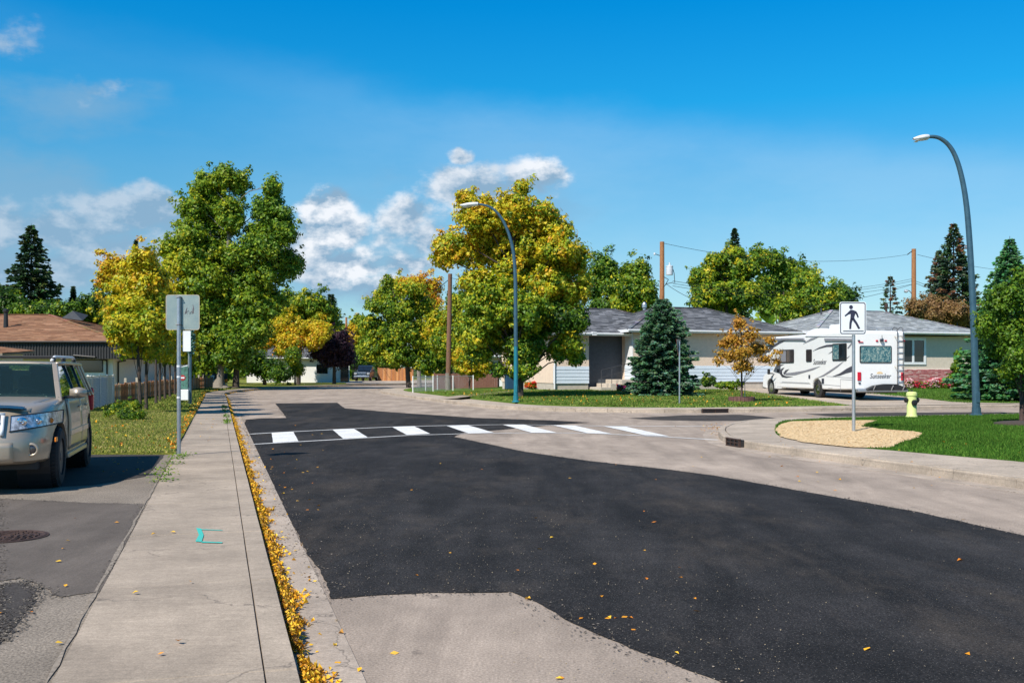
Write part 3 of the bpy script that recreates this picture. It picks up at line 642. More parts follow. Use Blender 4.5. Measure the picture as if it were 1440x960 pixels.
# crumbs of tar along the ragged edges of the patches
def crumbs(poly, n, sd, cols, z, closed=True):
    P_ = resample(poly + [poly[0]], step=.05); out = []
    for _ in range(n):
        p = random.choice(P_); out.append((p[0] + random.gauss(0, sd), p[1] + random.gauss(0, sd), z))
    litter('gravel', [q for q in out if 3 < q[1] < 40 and abs(q[0]) < q[1] * .56], .017, cols, tilt=.1, curl=.1, lift=.0)
crumbs(px(patch_px), 9000, .06, [(.05, .042, .036), (.07, .06, .05), (.035, .03, .027)], .006)
crumbs(px(patch_px), 2500, .10, [(.22, .18, .14), (.3, .25, .2)], .009)
for q_, c_ in (([(0, 701), (60, 704), (120, 707), (204, 709), (180, 760), (140, 832), (86, 840), (30, 813), (0, 817)], (.10, .088, .076)), ([(0, 823), (30, 818), (52, 828), (50, 842), (30, 870), (0, 905)], (.06, .052, .047))):
    crumbs(px(q_, lotz), 1500, .03, [c_, tuple(x * 1.5 for x in c_), (.22, .19, .155)], lotz + .005)
# small pale grit on the new asphalt
litter('gravel', scatter_px([(470, 800, 720, 835, 620, 0), (700, 1100, 800, 960, 420, 0), (400, 900, 640, 760, 380, 0), (800, 1440, 680, 950, 420, 0)]), .0085, [(.24, .21, .17), (.32, .27, .2), (.42, .34, .22)], tilt=.3)
# straw stalks
x = rng.uniform(5.5, 11.5, 60000); y = rng.uniform(16.5, 29, 60000); mk = inside(straw_out, x, y); x = x[mk]; y = y[mk]
litter('straw', np.c_[x, y, [z_corner(a, b) + .014 for a, b in zip(x, y)]], .032, [(.76, .57, .32), (.73, .54, .29), (.79, .60, .36), (.68, .50, .26)], tilt=.08, curl=.05, lift=.0)
# leaf rows at the pavement edge of the left lawn
litter('fallen_leaves', [(p[0] - random.random() ** 2 * .25, p[1], z_left(*p) + .02) for p in [random.choice(LL[:70]) for _ in range(500)]], .055, YL)
# ================================================================ BUILDINGS
def LG(a, b, t): return a + (b - a) * t
def shingle_face(parts, eL, eR, rR, rL, tab=.42, row=.21, cols=None, nrm=None):
    """courses of shingles over a planar roof face eL-eR (eave) to rL-rR (ridge); vertices given in house coordinates"""
    eL, eR, rR, rL = map(Vector, (eL, eR, rR, rL)); n = (eR - eL).cross(rL - eL if (rL - eL).length > .1 else rR - eL).normalized()
    if n.z < 0: n = -n
    mid_e = (eL + eR) / 2; mid_r = (rL + rR) / 2; ax = (eR - eL).normalized(); sl = (mid_r - mid_e); sl = sl - ax * sl.dot(ax); rows = max(2, int(sl.length / row)); V, C = parts
    for i in range(rows):
        f0, f1 = i / rows, min(1, (i + 1.15) / rows); a0, b0, a1, b1 = LG(eL, rL, f0), LG(eR, rR, f0), LG(eL, rL, f1), LG(eR, rR, f1); w = (b0 - a0).length
        if w < .1: continue
        k = max(1, int(w / tab)); off = random.random() * .6
        cuts = [0] + [clamp((q + off) / k) for q in range(k)] + [1]
        for q in range(len(cuts) - 1):
            g0, g1 = cuts[q], cuts[q + 1]
            if g1 - g0 < 1e-4: continue
            lift = n * (.028 + random.uniform(-.006, .01)); e = .006 / w
            p0, p1 = LG(a0, b0, g0 + e) + lift, LG(a0, b0, g1 - e) + lift
            # keep upper corners inside the face
            u0, u1 = LG(a0, b0, g0) + sl / rows * 1.15, LG(a0, b0, g1) + sl / rows * 1.15
            def cl(p):
                s0 = (a1 - p).dot(ax); s1 = (p - b1).dot(ax)
                return p + ax * s0 if s0 > 0 else (p - ax * s1 if s1 > 0 else p)
            u0, u1 = cl(u0) + n * .012, cl(u1) + n * .012
            c = random.choice(cols); j = random.uniform(.8, 1.2); c = tuple(x * j for x in c)
            V += [p0, p1, u1, u0]; C.append(c); V += [p0 - n * .03, p1 - n * .03, p1, p0]; C.append(c)
def roof_obj(faces, cols, parent, tab=.42, row=.21, name='shingles'):
    parts = ([], [])
    for f in faces: shingle_face(parts, *f, tab=tab, row=row, cols=cols)
    return np_mesh(name, np.array([tuple(v) for v in parts[0]]), 4, 'shingle', parent, cols=np.array(parts[1]), kind='stuff')
def hip_roof(parent, x0, x1, y0, y1, ze, zr, cols, hipL=True, hipR=True, fascia='white_trim', fh=.16, soff='soffit', tab=.42, row=.21, under='steel_dark'):
    h = (y1 - y0) / 2; ym = (y0 + y1) / 2; rl = x0 + (h if hipL else 0); rr = x1 - (h if hipR else 0)
    A, B, C, D_ = (x0, y0, ze), (x1, y0, ze), (x1, y1, ze), (x0, y1, ze); E, G = (rl, ym, zr), (rr, ym, zr)
    r = MB().add([A, B, C, D_, E, G, (x0, y0, ze - .03), (x1, y0, ze - .03), (x1, y1, ze - .03), (x0, y1, ze - .03)], [(0, 1, 5, 4), (1, 2, 5), (2, 3, 4, 5), (3, 0, 4), (9, 8, 7, 6), (0, 6, 7, 1), (1, 7, 8, 2), (2, 8, 9, 3), (3, 9, 6, 0)]).build('roof', under, parent)
    fs = [(A, B, G, E), (C, D_, E, G)]
    fs.append((B, C, G, G) if True else None); fs.append((D_, A, E, E))
    roof_obj(fs, cols, r, tab, row)
    f = MB(); t = .03
    f.box(((x0 + x1) / 2, y0 - t / 2, ze - fh / 2 + .02), (x1 - x0 + 2 * t, t, fh)); f.box(((x0 + x1) / 2, y1 + t / 2, ze - fh / 2 + .02), (x1 - x0 + 2 * t, t, fh))
    f.box((x0 - t / 2, ym, ze - fh / 2 + .02), (t, y1 - y0, fh)); f.box((x1 + t / 2, ym, ze - fh / 2 + .02), (t, y1 - y0, fh)); f.build('fascia', fascia, r)
    g = MB(); g.box(((x0 + x1) / 2, y0 - t - .05, ze - .03), (x1 - x0 + .1, .1, .09)); g.build('gutter', fascia, r, bevel=.02)
    MB().add([(x0, y0, ze - fh + .03), (x1, y0, ze - fh + .03), (x1, y1, ze - fh + .03), (x0, y1, ze - fh + .03)], [(0, 1, 2, 3)]).build('soffit', soff, r)
    cap = MB()
    for a, b in ((A, E), (D_, E), (B, G), (C, G), (E, G)):
        a, b = Vector(a), Vector(b); k = max(1, int((b - a).length / .3))
        for i in range(k):
            c = LG(a, b, (i + .5) / k); d = (b - a).normalized(); M = d.to_track_quat('X', 'Z').to_matrix().to_4x4(); cap.box(c + Vector((0, 0, .045)), (.31, .22, .03), M=M, col=tuple(x * random.uniform(.8, 1.15) for x in random.choice(cols)))
    cap.build('ridge_cap', 'shingle', r, kind='stuff')
    return r
def window(parent, M, w, h, glass='window_dark', frame='white_trim', fw=.07, mull=(), depth=.06, sill=False, name='window'):
    """M maps local (x right, y outward(-), z up) centred at the window; frame stands proud"""
    b = MB()
    def bx(c, d): b.box(M @ Vector(c), d, M=M.to_3x3().to_4x4())
    bx((0, -depth / 2, h / 2 + fw / 2), (w + 2 * fw, depth, fw)); bx((0, -depth / 2, -h / 2 - fw / 2), (w + 2 * fw, depth, fw)); bx((-w / 2 - fw / 2, -depth / 2, 0), (fw, depth, h)); bx((w / 2 + fw / 2, -depth / 2, 0), (fw, depth, h))
    for q in mull: bx((q * w, -depth / 2, 0), (fw, depth * .8, h - .002))
    if sill: bx((0, -depth * .8, -h / 2 - fw - .02), (w + 3 * fw, depth * 1.6, .04))
    o = b.build(name, frame, parent); g = MB()
    g.box(M @ Vector((0, -.012, 0)), (w, .02, h), M=M.to_3x3().to_4x4()); g.build('pane', glass, o); return o
def siding(parent, p0, p1, z0, z1, rows, mat='siding_blue', t=.035, out=(0, -1)):
    """clapboards from p0 to p1 (xy), lying against the wall; out = outward direction"""
    h = (z1 - z0) / rows; p0 = Vector(p0); p1 = Vector(p1); o = Vector(out)
    for i in range(rows):
        zb, zt = z0 + i * h + .006, z0 + (i + 1) * h + .004
        V = []
        for p in (p0, p1):
            V += [(*(p + o * .012), zb), (*(p + o * (t * .6 + .012)), zb), (*(p + o * .016), zt), (*(p + o * .006), zt)]
        MB().add(V, [(0, 4, 5, 1), (1, 5, 6, 2), (2, 6, 7, 3), (0, 1, 2, 3), (7, 6, 5, 4), (3, 7, 4, 0)]).build('siding_board', mat, parent)
GREY = [(.10, .105, .115), (.13, .135, .15), (.16, .165, .18), (.20, .205, .22), (.12, .125, .135), (.085, .09, .10)]
LGREY = [(.22, .24, .25), (.27, .29, .30), (.33, .35, .36), (.38, .40, .41), (.25, .27, .29), (.30, .32, .32)]
BRN = [(.24, .125, .075), (.27, .142, .082), (.30, .165, .097), (.215, .11, .065), (.32, .18, .11), (.255, .137, .082)]
# ---- grey roofed bungalow behind the blue spruce
A1 = math.atan(.4)
H1 = thing('bungalow', (2.3, 57.0, .34), A1, 'bungalow with charcoal shingle hip roof, beige stucco over pale blue siding and shaded entry', 'house')
ZB = .34
def loc_box(m, x0, x1, y0, y1, z0, z1): m.box(((x0 + x1) / 2, (y0 + y1) / 2, (z0 + z1) / 2), (x1 - x0, y1 - y0, z1 - z0))
m = MB(); loc_box(m, 0, 2.2, 0, 8, .42, 3.18); m.build('wall', 'stucco_beige', H1)
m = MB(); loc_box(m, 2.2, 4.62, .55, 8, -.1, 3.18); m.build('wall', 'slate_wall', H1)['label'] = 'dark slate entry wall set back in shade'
m = MB(); loc_box(m, 4.6, 15.2, -.75, 6.4, .42, 3.34); m.build('wall', 'stucco_beige', H1)
m = MB(); loc_box(m, .03, 2.17, .03, 7.9, -.5, .42); loc_box(m, 4.63, 15.17, -.72, 6.3, -.5, .42); m.build('foundation', 'foundation', H1)
siding(H1, (0, 0), (2.2, 0), .40, 1.36, 5); siding(H1, (4.6, -.75), (15.2, -.75), .44, 1.40, 5)
MB().box((4.6, -.3, 1.86), (.05, .9, 2.9)).build('corner_board', 'white_trim', H1)
siding(H1, (4.575, .15), (4.575, -.73), .44, 1.4, 5, out=(-1, 0))
hip_roof(H1, -.6, 10.5, -.6, 8.6, 3.22, 4.85, GREY)
hip_roof(H1, 4.0, 15.8, -1.36, 7.0, 3.42, 4.98, GREY)
window(H1, Matrix.Translation((1.45, 0, 2.35)), .5, .75)
st_ = MB(); loc_box(st_, 3.5, 4.95, -1.5, .5, -.4, .62); loc_box(st_, 2.9, 3.5, -1.3, .5, -.4, .40); loc_box(st_, 2.3, 2.9, -1.3, .5, -.4, .20); st_.build('entry_steps', 'foundation', H1, bevel=.02)
rl = MB()
for x in (2.35, 3.0, 3.6, 4.5): rl.tube([(x, -1.25, .1 + (x - 2.3) * .25), (x, -1.25, 1.15 + (x - 2.3) * .22)], .018, 6)
rl.tube([(2.35, -1.25, 1.15), (4.5, -1.25, 1.62)], .02, 6); rl.tube([(2.35, -1.25, .75), (4.5, -1.25, 1.25)], .014, 6)
rl.build('railing', 'steel_dark', H1)
MB().box((2.2, -.66, 3.18), (.28, .14, .2)).build('gutter_outlet', 'white_trim', H1, bevel=.01)
MB().tube([(.05, -.06, 3.1), (.05, -.06, .1)], .045, 8).build('downspout', 'white_trim', H1)
MB().lathe([(.09, 4.3), (.09, 5.0), (.15, 5.05), (.15, 5.25), (.10, 5.35), (.03, 5.4)], 12, (8.1, 4.2, 0)).build('chimney_flue', 'galvanised', H1)
# ---- grey-pink bungalow on the right
A2 = math.atan(.35)
H2 = thing('bungalow', (19.05, 64.1, .30), A2, 'bungalow with pale grey shingle roof and pink brick base, right of the motorhome', 'house')
m = MB(); loc_box(m, 0, 12.3, 0, 8, 0, 3.40); m.build('wall', 'stucco_taupe', H2)
hip_roof(H2, -.6, 12.9, -.7, 8.7, 3.62, 5.2, LGREY)
# brick base
bk = MB(); PK = [(.46, .15, .15), (.52, .19, .18), (.40, .12, .12), (.56, .24, .23), (.60, .36, .33)]
for r_ in range(14):
    z = .06 + r_ * .085
    for k in range(int(12.3 / .25) + 1):
        xc = .12 + k * .25 + (.125 if r_ % 2 else 0)
        if xc + .115 > 12.3: continue
        bk.box((xc, -.045, z + .036), (.228, .09 + random.uniform(-.008, .008), .068), col=random.choice(PK))
bk.build('brickwork', 'brickcol', H2, kind='stuff')
m = MB(); loc_box(m, 0, 12.3, -.06, -.005, 0, 1.25); m.build('mortar_bed', 'stucco_white', H2)
window(H2, Matrix.Translation((7.0, 0, 2.42)), 2.55, 1.42, mull=(.16,), fw=.16)
window(H2, Matrix.Translation((2.2, 0, 2.42)), 1.6, 1.2, mull=(0,), fw=.12)
cv = MB()
for k in range(15): cv.box((5.86 + k * .105, -.028, 2.42), (.05, .012, 1.36))
cv.build('blind_slats', 'steel_dark', H2)
MB().lathe([(.11, 4.6), (.11, 5.1), (.07, 5.12), (.07, 5.5), (.12, 5.52), (.12, 5.75), (.02, 5.8)], 12, (8.6, 4.0, 0)).build('chimney_flue', 'rust_iron', H2)
MB().lathe([(.05, 4.8), (.05, 5.35)], 8, (3.2, 3.9, 0)).build('vent_pipe', 'steel_dark', H2)
# ---- detached garage wing at the back
H3 = thing('garage', (-1.7, 74.5, .2), .1, 'low beige garage with grey roof half hidden behind the large yellowing tree', 'garage')
m = MB(); loc_box(m, 0, 4.6, 0, 6, 0, 2.2); m.build('wall', 'stucco_beige', H3)
hip_roof(H3, -.4, 5.0, -.4, 6.4, 2.32, 3.5, GREY)
m = MB(); loc_box(m, .32, 1.35, -.05, -.005, .02, 1.85); m.build('door', 'white_paint', H3, bevel=.01)
siding(H3, (1.4, 0), (2.9, 0), .02, .65, 4)
m = MB(); loc_box(m, 3.1, 4.6, -.07, -.008, 0, .95); m.build('panel', 'stucco_grey', H3)
window(H3, Matrix.Translation((4.15, 0, 1.5)), .3, .7)
# ---- brown roofed building on the left
H4 = thing('flat_eaved_building', (-22.6, 58, .0), 0, 'low white building with brown shingle roof and black ribbed eave band behind the parked car', 'building')
m = MB(); loc_box(m, -22, 0, 0, 14, 0, 2.2); m.build('wall', 'stucco_white', H4)
rf = hip_roof(H4, -23, .78, -.75, 14.0, 3.10, 4.95, BRN, hipL=False, fascia='black_rib', fh=.06, tab=.5, row=.24, under='joint_dirt')
bd = MB(); loc_box(bd, -23, .72, -.68, -.60, 2.12, 3.04); loc_box(bd, .64, .72, -.60, 13.9, 2.12, 3.04); bd.build('eave_band', 'black_rib', H4)
rb = MB()
for k in range(150): rb.box((.66 - k * .157, -.70, 2.58), (.05, .05, .94))
for k in range(88): rb.box((.74, -.55 + k * .164, 2.58), (.05, .05, .94))
rb.build('eave_ribs', 'black_rib', H4, kind='stuff')
m = MB(); loc_box(m, -23, .64, -.60, 13.9, 2.12, 2.18); m.build('soffit', 'soffit', H4)
window(H4, Matrix.Translation((-1.35, 0, 1.72)), 1.5, .62, frame='black_plastic', fw=.04)
MB().tube([(-.32, -.07, 2.1), (-.32, -.07, .1)], .045, 8).build('downspout', 'black_plastic', H4)
MB().tube([(-1.9, -.8, 2.32), (-.7, -.8, 2.22), (-.35, -.12, 2.05)], .05, 8).build('downspout', 'black_plastic', H4)
MB().tube([(.07, 1.7, 2.05), (.07, .6, 1.95), (.07, .6, .1)], .045, 8).build('downspout', 'black_plastic', H4)
MB().lathe([(.14, 4.0), (.11, 4.9), (.17, 4.95), (.17, 5.1), (.03, 5.15)], 12, (-7.5, 2.9, 0)).build('vent_pipe', 'black_plastic', H4)
MB().lathe([(.045, 3.1), (.045, 4.4)], 8, (.35, 3.0, 0)).build('vent_pipe', 'white_trim', H4)
MB().add([(-5.2, 5.2, 4.7), (-3.9, 5.2, 4.55), (-4.5, 5.2, 5.15), (-4.5, 7.5, 5.0)], [(0, 1, 2), (1, 3, 2), (0, 2, 3)]).build('gable_vent', 'slate_wall', H4)
# small brown lean-to roof in front of it
H5 = thing('lean_to_roof', (-22.5, 44, 0), 0, 'small brown shingled lean-to roof at the far left behind the parked car', 'shed')
m = MB(); m.add([(-4.5, 0, 2.5), (.6, 0, 2.2), (.6, 3, 2.35), (-4.5, 3, 2.95), (-4.5, 0, 2.42), (.6, 0, 2.12), (.6, 3, 2.27), (-4.5, 3, 2.87)], [(0, 1, 2, 3), (7, 6, 5, 4), (0, 4, 5, 1), (1, 5, 6, 2), (2, 6, 7, 3), (3, 7, 4, 0)]); m.build('roof', 'joint_dirt', H5)
roof_obj([((-4.5, 0, 2.51), (.6, 0, 2.21), (.6, 3, 2.36), (-4.5, 3, 2.96))], BRN, H5, tab=.4, row=.22)
MB().box((-2, 1.4, 1.2), (4.4, 2.6, 2.0)).build('wall', 'stucco_white', H5)
# ---- far houses across the bend
def far_house(x, y, rz, w, d, h, label, wall, cols, zr, wins):
    H = thing('house', (x, y, 0), rz, label, 'house')
    m = MB(); loc_box(m, 0, w, 0, d, 0, h); m.build('wall', wall, H)
    hip_roof(H, -.5, w + .5, -.5, d + .5, h + .1, zr, cols, tab=.8, row=.4)
    for wx, wz, ww, wh in wins: window(H, Matrix.Translation((wx, 0, wz)), ww, wh)
    return H
far_house(-28.5, 110, .1, 10, 8, 2.7, 'white far house under dark roof, seen through gaps left of the plum tree', 'stucco_white', GREY, 4.6, [(3, 1.6, 1.6, 1), (8, 1.6, 1.2, 1), (10.4, 1.2, .9, 2.0)])
far_house(-60, 100, .0, 14, 9, 2.8, 'far house with dark roof behind the yellow row of young trees', 'stucco_white', GREY, 4.8, [(3, 1.6, 1.6, 1)])
far_house(30, 100, .3, 14, 9, 2.8, 'far house hidden behind the trees right of the bend', 'stucco_beige', GREY, 4.8, [(3, 1.6, 1.6, 1)])

# ================================================================ FENCES
def chain_fence(name, p0, p1, z0, z1, h, posts, label, mat_post, slat=None, group=None, pr=.03):
    T_ = thing(name, (p0[0], p0[1], z0), math.atan2(p1[1] - p0[1], p1[0] - p0[0]), label, 'fence', group); L = math.hypot(p1[0] - p0[0], p1[1] - p0[1]); dz = z1 - z0
    MB().tube([(0, 0, h), (L, 0, h + dz)], .016, 6).build('top_rail', 'galvanised', T_)
    for q in posts: MB().tube([(q * L, 0, -.1), (q * L, 0, h + .06 + q * dz)], pr, 8).build('post', mat_post, T_)
    w = MB(); n = int(L / .13)
    for k in range(-8, n):
        for sgn in (1, -1):
            x0 = k * .13; x1 = x0 + h
            if sgn < 0: x0, x1 = x1, x0
            a, b = (x0, 0, .03), (x1, 0, h)
            if min(x0, x1) < 0 or max(x0, x1) > L: continue
            w.tube([a, b], .004, 3, cap=False)
    w.build('wire_mesh', 'galvanised', T_, kind='stuff')
    return T_, L
f1, L1 = chain_fence('slatted_fence', (-13.6, 32.4), (-16.1, 41.4), .15, .15, 1.12, (0, .25, .5, .75, 1), 'pale blue slatted chain-link fence beside the parked car', 'galvanised')
for k in range(int(L1 / .115)): MB().box((.06 + k * .115, .02, .56), (.095, .012, 1.06 + random.uniform(-.02, .02))).build('slat', 'fence_blue', f1)
# picket fence receding behind the young trees
pf = thing('picket_fence', (-16.15, 41.5, .15), math.atan2(43, -8.5), 'weathered brown picket fence receding behind the row of young trees', 'fence')
Lp = 43.8; k = 0; x = 0
PCK = [(.30, .12, .05), (.36, .16, .07), (.42, .20, .09), (.30, .27, .24), (.24, .10, .05), (.48, .30, .16)]
while x < Lp:
    w_ = random.uniform(.12, .16); h = .78 + random.uniform(-.05, .05)
    b = MB(); z = .0; tl = random.uniform(-.02, .02); b.prism([(x, z), (x + w_, z), (x + w_ + tl, h - .03), (x + w_ / 2 + tl, h), (x + tl, h - .03)], lambda a, c, t: Vector((a, t, c)), -.01, .012, col=random.choice(PCK)); b.build('picket', 'boards', pf)
    x += w_ + (.02 if x < 18 else .06); k += 1
for q in range(0, 44, 3): MB().box((q + .1, .06, .5), (.1, .1, 1.0)).build('post', 'fence_pale_wood', pf)
MB().box((Lp / 2, .03, .25), (Lp, .04, .07)).build('rail', 'fence_pale_wood', pf); MB().box((Lp / 2, .03, .62), (Lp, .04, .07)).build('rail', 'fence_pale_wood', pf)
f2, L2 = chain_fence('chain_link_fence', (-6.0, 62), (-3.2, 74.5), .15, .2, .92, (0, .2, .4, .62, .8, 1), 'white posted chain-link fence at the lawn edge beside the leaning wooden pole', 'white_trim', pr=.034)
f3, L3 = chain_fence('chain_link_fence', (-6.0, 62), (-2.4, 63.4), .15, .2, .92, (0, .33, .66, 1), 'chain-link fence with white posts in front of the brown board fence', 'white_trim', pr=.034)
bf = thing('board_fence', (-5.3, 70, .15), .12, 'low brown board fence behind the white posted chain-link fence', 'fence')
for k in range(27): MB().box((.09 + k * .165, 0, .55), (.158, .03, 1.06 + random.uniform(-.03, .05))).build('board', 'shed_brown', bf)
for q in (0, 1.5, 3.0, 4.4): MB().box((q, .05, .55), (.1, .08, 1.2)).build('post', 'shed_brown', bf)
wf = thing('cedar_fence', (-16.6, 127, .1), 0, 'orange cedar board fence beside the parked pickup truck at the road bend', 'fence')
for k in range(30): 
    b = MB(); b.box((.07 + k * .145, 0, .8), (.138, .03, 1.55 + random.uniform(-.04, .04)), col=random.choice([(.50, .22, .08), (.42, .17, .06), (.56, .28, .12), (.36, .16, .08)])); b.build('board', 'boards', wf)
MB().box((2.2, .04, 1.62), (4.4, .1, .06)).build('top_rail', 'pole_wood', wf)
for q in (0, 2.1, 4.3): MB().box((q, .02, .85), (.12, .12, 1.75)).build('post', 'pole_wood', wf)

# ================================================================ POLES, LAMPS, WIRES
def arc_lamp(x, y, z, H, reach, R0, pts, mat1, mat2, zsplit, label, head_len, rad):
    L = thing('street_lamp', (x, y, z), 0, label, 'street lamp', 'curved arm street lamps')
    path = [Vector(p) for p in pts]; n = len(path); rs = [rad[0] + (rad[1] - rad[0]) * i / (n - 1) for i in range(n)]
    k = next(i for i, p in enumerate(path) if p.z > zsplit)
    MB().tube(path[:k + 1], rs[:k + 1], 12).build('pole_base', mat2, L, smooth=False, auto=40)
    MB().tube(path[k:], rs[k:], 12).build('pole', mat1, L, auto=40)
    MB().lathe([(rad[0] * 1.7, 0), (rad[0] * 1.7, .03), (rad[0] * 1.15, .06), (rad[0] * 1.1, .25)], 12).build('base_collar', mat2, L)
    MB().box((0, -rad[0] * 1.0, .55), (rad[0] * .9, .02, .3)).build('hatch', mat2, L, bevel=.004)
    e = path[-1]; d = (path[-1] - path[-2]); s = -1
    hd = MB(); hl = head_len
    hd.grid(lambda a, b: e + Vector((-(a * hl) + .04, math.cos(b * 2 * math.pi) * (.15 * math.sin(math.pi * min(1, .25 + a * .7)) + .02), math.sin(b * 2 * math.pi) * (.075 * math.sin(math.pi * min(1, .3 + a * .65)) + .015) - a * .05)), 10, 12)
    ho = hd.build('lamp_head', 'lamp_head_paint', L, smooth=True)
    MB().grid(lambda a, b: e + Vector((-.22 - a * (hl - .3), (b - .5) * .2, -.10 - .04 * math.sin(math.pi * a) * math.sin(math.pi * b) - a * .03)), 6, 6).build('lens', 'lamp_lens', ho, smooth=True)
    return L
def lamp_path(Y, base, pxs):
    return [(0, 0, 0)] + [((at(u, v, Y) - base).x, 0, (at(u, v, Y) - base).z) for u, v in pxs]
def sm3(p, it=2):
    p = [Vector(q) for q in p]
    for _ in range(it):
        q = [p[0]]
        for a, b in zip(p[:-1], p[1:]): q += [a.lerp(b, .25), a.lerp(b, .75)]
        q.append(p[-1]); p = q
    return p
b1 = at(725.5, 567, 41.6); b1.z = z_house(b1.x, b1.y)
arc_lamp(b1.x, b1.y, b1.z, 8, 2, 0, sm3(lamp_path(41.6, b1, [(725.5, 530), (725.5, 495), (725, 440), (725, 395), (723, 360), (718, 335), (708, 310), (695, 294), (683, 288.5), (671, 287)])), 'lamp_pole_paint', 'lamp_pole_teal', 2.2, 'teal based street lamp with curved arm in front of the large yellowing tree', .74, (.098, .04))
b2 = at(1373, 584, 30.3); b2.z = z_corner(b2.x, b2.y)
arc_lamp(b2.x, b2.y, b2.z, 8, 2, 0, sm3(lamp_path(30.3, b2, [(1372, 540), (1370.5, 500), (1369, 450), (1367, 400), (1363, 330), (1359, 285), (1353, 250), (1345, 222), (1335, 204), (1322, 194), (1311, 192), (1303, 193)])), 'lamp_pole_paint', 'lamp_pole_paint', 2.4, 'tall blue grey street lamp with curved arm on the corner lawn at right', .44, (.115, .045))
def pole(u, vt, vb, Y, r, label, mat='pole_wood', group='wooden utility poles', lean=0, zb=None, name='utility_pole'):
    b = at(u, vb, Y); t = at(u + lean, vt, Y); z0 = zb if zb is not None else .1
    P_ = thing(name, (b.x, Y, z0), 0, label, 'utility pole', group); h = t.z - z0
    MB().tube([(0, 0, -.2), ((t.x - b.x) * .5, 0, h * .5), (t.x - b.x, 0, h)], [r, r * .9, r * .8], 12).build('pole', mat, P_, auto=40)
    return P_, Vector((t.x, Y, t.z))
pA, tA = pole(931, 340, 560, 74, .20, 'orange wooden utility pole with grey transformer behind the charcoal roof')
def rel(P_, u, v, Y): return at(u, v, Y) - P_.location
tr = rel(pA, 941.5, 380, 73.6)
bt = MB().lathe([(.02, -.36), (.24, -.34), (.25, -.3), (.25, .25), (.27, .27), (.26, .31), (.1, .36), (.03, .37)], 16, (0, 0, 0)).build('transformer', 'transformer_grey', pA, auto=40); bt.location = tr
MB().lathe([(.05, .36), (.07, .4), (.045, .45), (.07, .5), (.03, .55)], 10).build('bushing', 'lamp_head_paint', bt)
cx = rel(pA, 948, 390, 73.6); MB().tube([tr + Vector((.24, 0, .1)), cx + Vector((0, 0, .3)), cx + Vector((.05, 0, -.4)), rel(pA, 946, 397, 73.6), rel(pA, 938, 399, 73.7), rel(pA, 932, 404, 73.9)], .025, 5).build('cable_loop', 'wire_black', pA)
MB().tube([rel(pA, 933, 389, 73.8), rel(pA, 940, 393, 73.6), rel(pA, 936, 400, 73.7)], .03, 5).build('cable_loop', 'wire_black', pA)
MB().tube([rel(pA, 921, 357, 74), rel(pA, 928, 359.5, 74)], .025, 5).build('insulator_arm', 'wire_black', pA); MB().lathe([(.02, -.1), (.07, -.06), (.07, .06), (.02, .1)], 8, tuple(rel(pA, 920.5, 357, 74))).build('insulator', 'transformer_grey', pA)
pB, tB = pole(1285, 350, 560, 86, .22, 'orange wooden utility pole with small bracket lamp behind the pale grey roof')
MB().tube([rel(pB, 1283, 414, 86), rel(pB, 1279, 409, 86), rel(pB, 1275, 408, 86)], .04, 6).build('lamp_arm', 'galvanised', pB)
MB().lathe([(.03, .12), (.14, .08), (.17, -.05), (.12, -.14), (.02, -.16)], 12, tuple(rel(pB, 1274, 409, 86))).build('lamp', 'lamp_head_paint', pB)
MB().tube([rel(pB, 1284, 352, 86), rel(pB, 1276, 358, 86)], .04, 5).build('insulator', 'wire_black', pB)
pC, tC = pole(630, 385, 548.5, 66, .17, 'weathered wooden street pole with pale foot rising behind the lawn fence', 'pole_wood_grey', lean=3, zb=.15)
MB().tube([(0, 0, 0), (0, 0, 1.15)], [.18, .172], 12).build('pale_foot', 'bark_pale', pC)
pD, tD = pole(487, 446, 545, 130, .16, 'distant short wooden pole between the plum tree and the orange shrubs', 'pole_wood')
def wire(a, b, sag, r, label, group='overhead wires'):
    a, b = Vector(a), Vector(b); w = MB(); w.tube([a.lerp(b, i / 16) - Vector((0, 0, 4 * sag * (i / 16) * (1 - i / 16))) for i in range(17)], r, 4)
    return setp(w.build('overhead_wire', 'wire_black'), label, 'wire', group)
wire(at(933, 342, 74), at(1276, 358, 86), .9, .016, 'top overhead wire strung between the two orange utility poles')
wire(at(1290, 358, 86), at(1500, 384, 110), .5, .016, 'overhead wire leaving the far orange pole towards the right edge')
for i, (va, vb) in enumerate(((395, 392), (398.5, 395), (402, 399.5))):
    wire(at(946, va, 73.6), at(1283, vb, 86), .9, .018, ['upper', 'middle', 'lowest'][i] + ' of three low parallel wires between the two orange poles')
for i, (v0, v1) in enumerate(((395, 405), (398, 412))): wire(at(1287, v0, 86), at(1500, v1 + 30, 95), .7, .018, ['upper', 'lower'][i] + ' sloping wire right of the far orange pole, by the spruces')
wire(at(938, 400, 73.7), at(985, 425, 62.5), .1, .016, 'service wire dropping from the transformer pole to the charcoal roof')
wire(at(1282, 400, 86), at(1130, 432, 63), .2, .016, 'service wire dropping left from the far orange pole behind the crossing sign')
wire(tC + Vector((0, 0, -.3)), tD, 1.6, .022, 'dark wire curving from the weathered pole down to the distant short pole')
wire(tC + Vector((0, 0, -.25)), at(700, 395, 50), .1, .016, 'dark wire from the weathered pole into the large yellowing tree')
# ================================================================ SIGNS
def roundrect(w, h, r, n=5):
    o = []
    for cx_, cz_, a0 in ((w / 2 - r, h / 2 - r, 0), (-w / 2 + r, h / 2 - r, 90), (-w / 2 + r, -h / 2 + r, 180), (w / 2 - r, -h / 2 + r, 270)):
        for i in range(n + 1): a = R(a0 + 90 * i / n); o.append((cx_ + r * math.cos(a), cz_ + r * math.sin(a)))
    return o
XZ = lambda y0=0: (lambda a, b, t: Vector((a, y0 + t, b)))
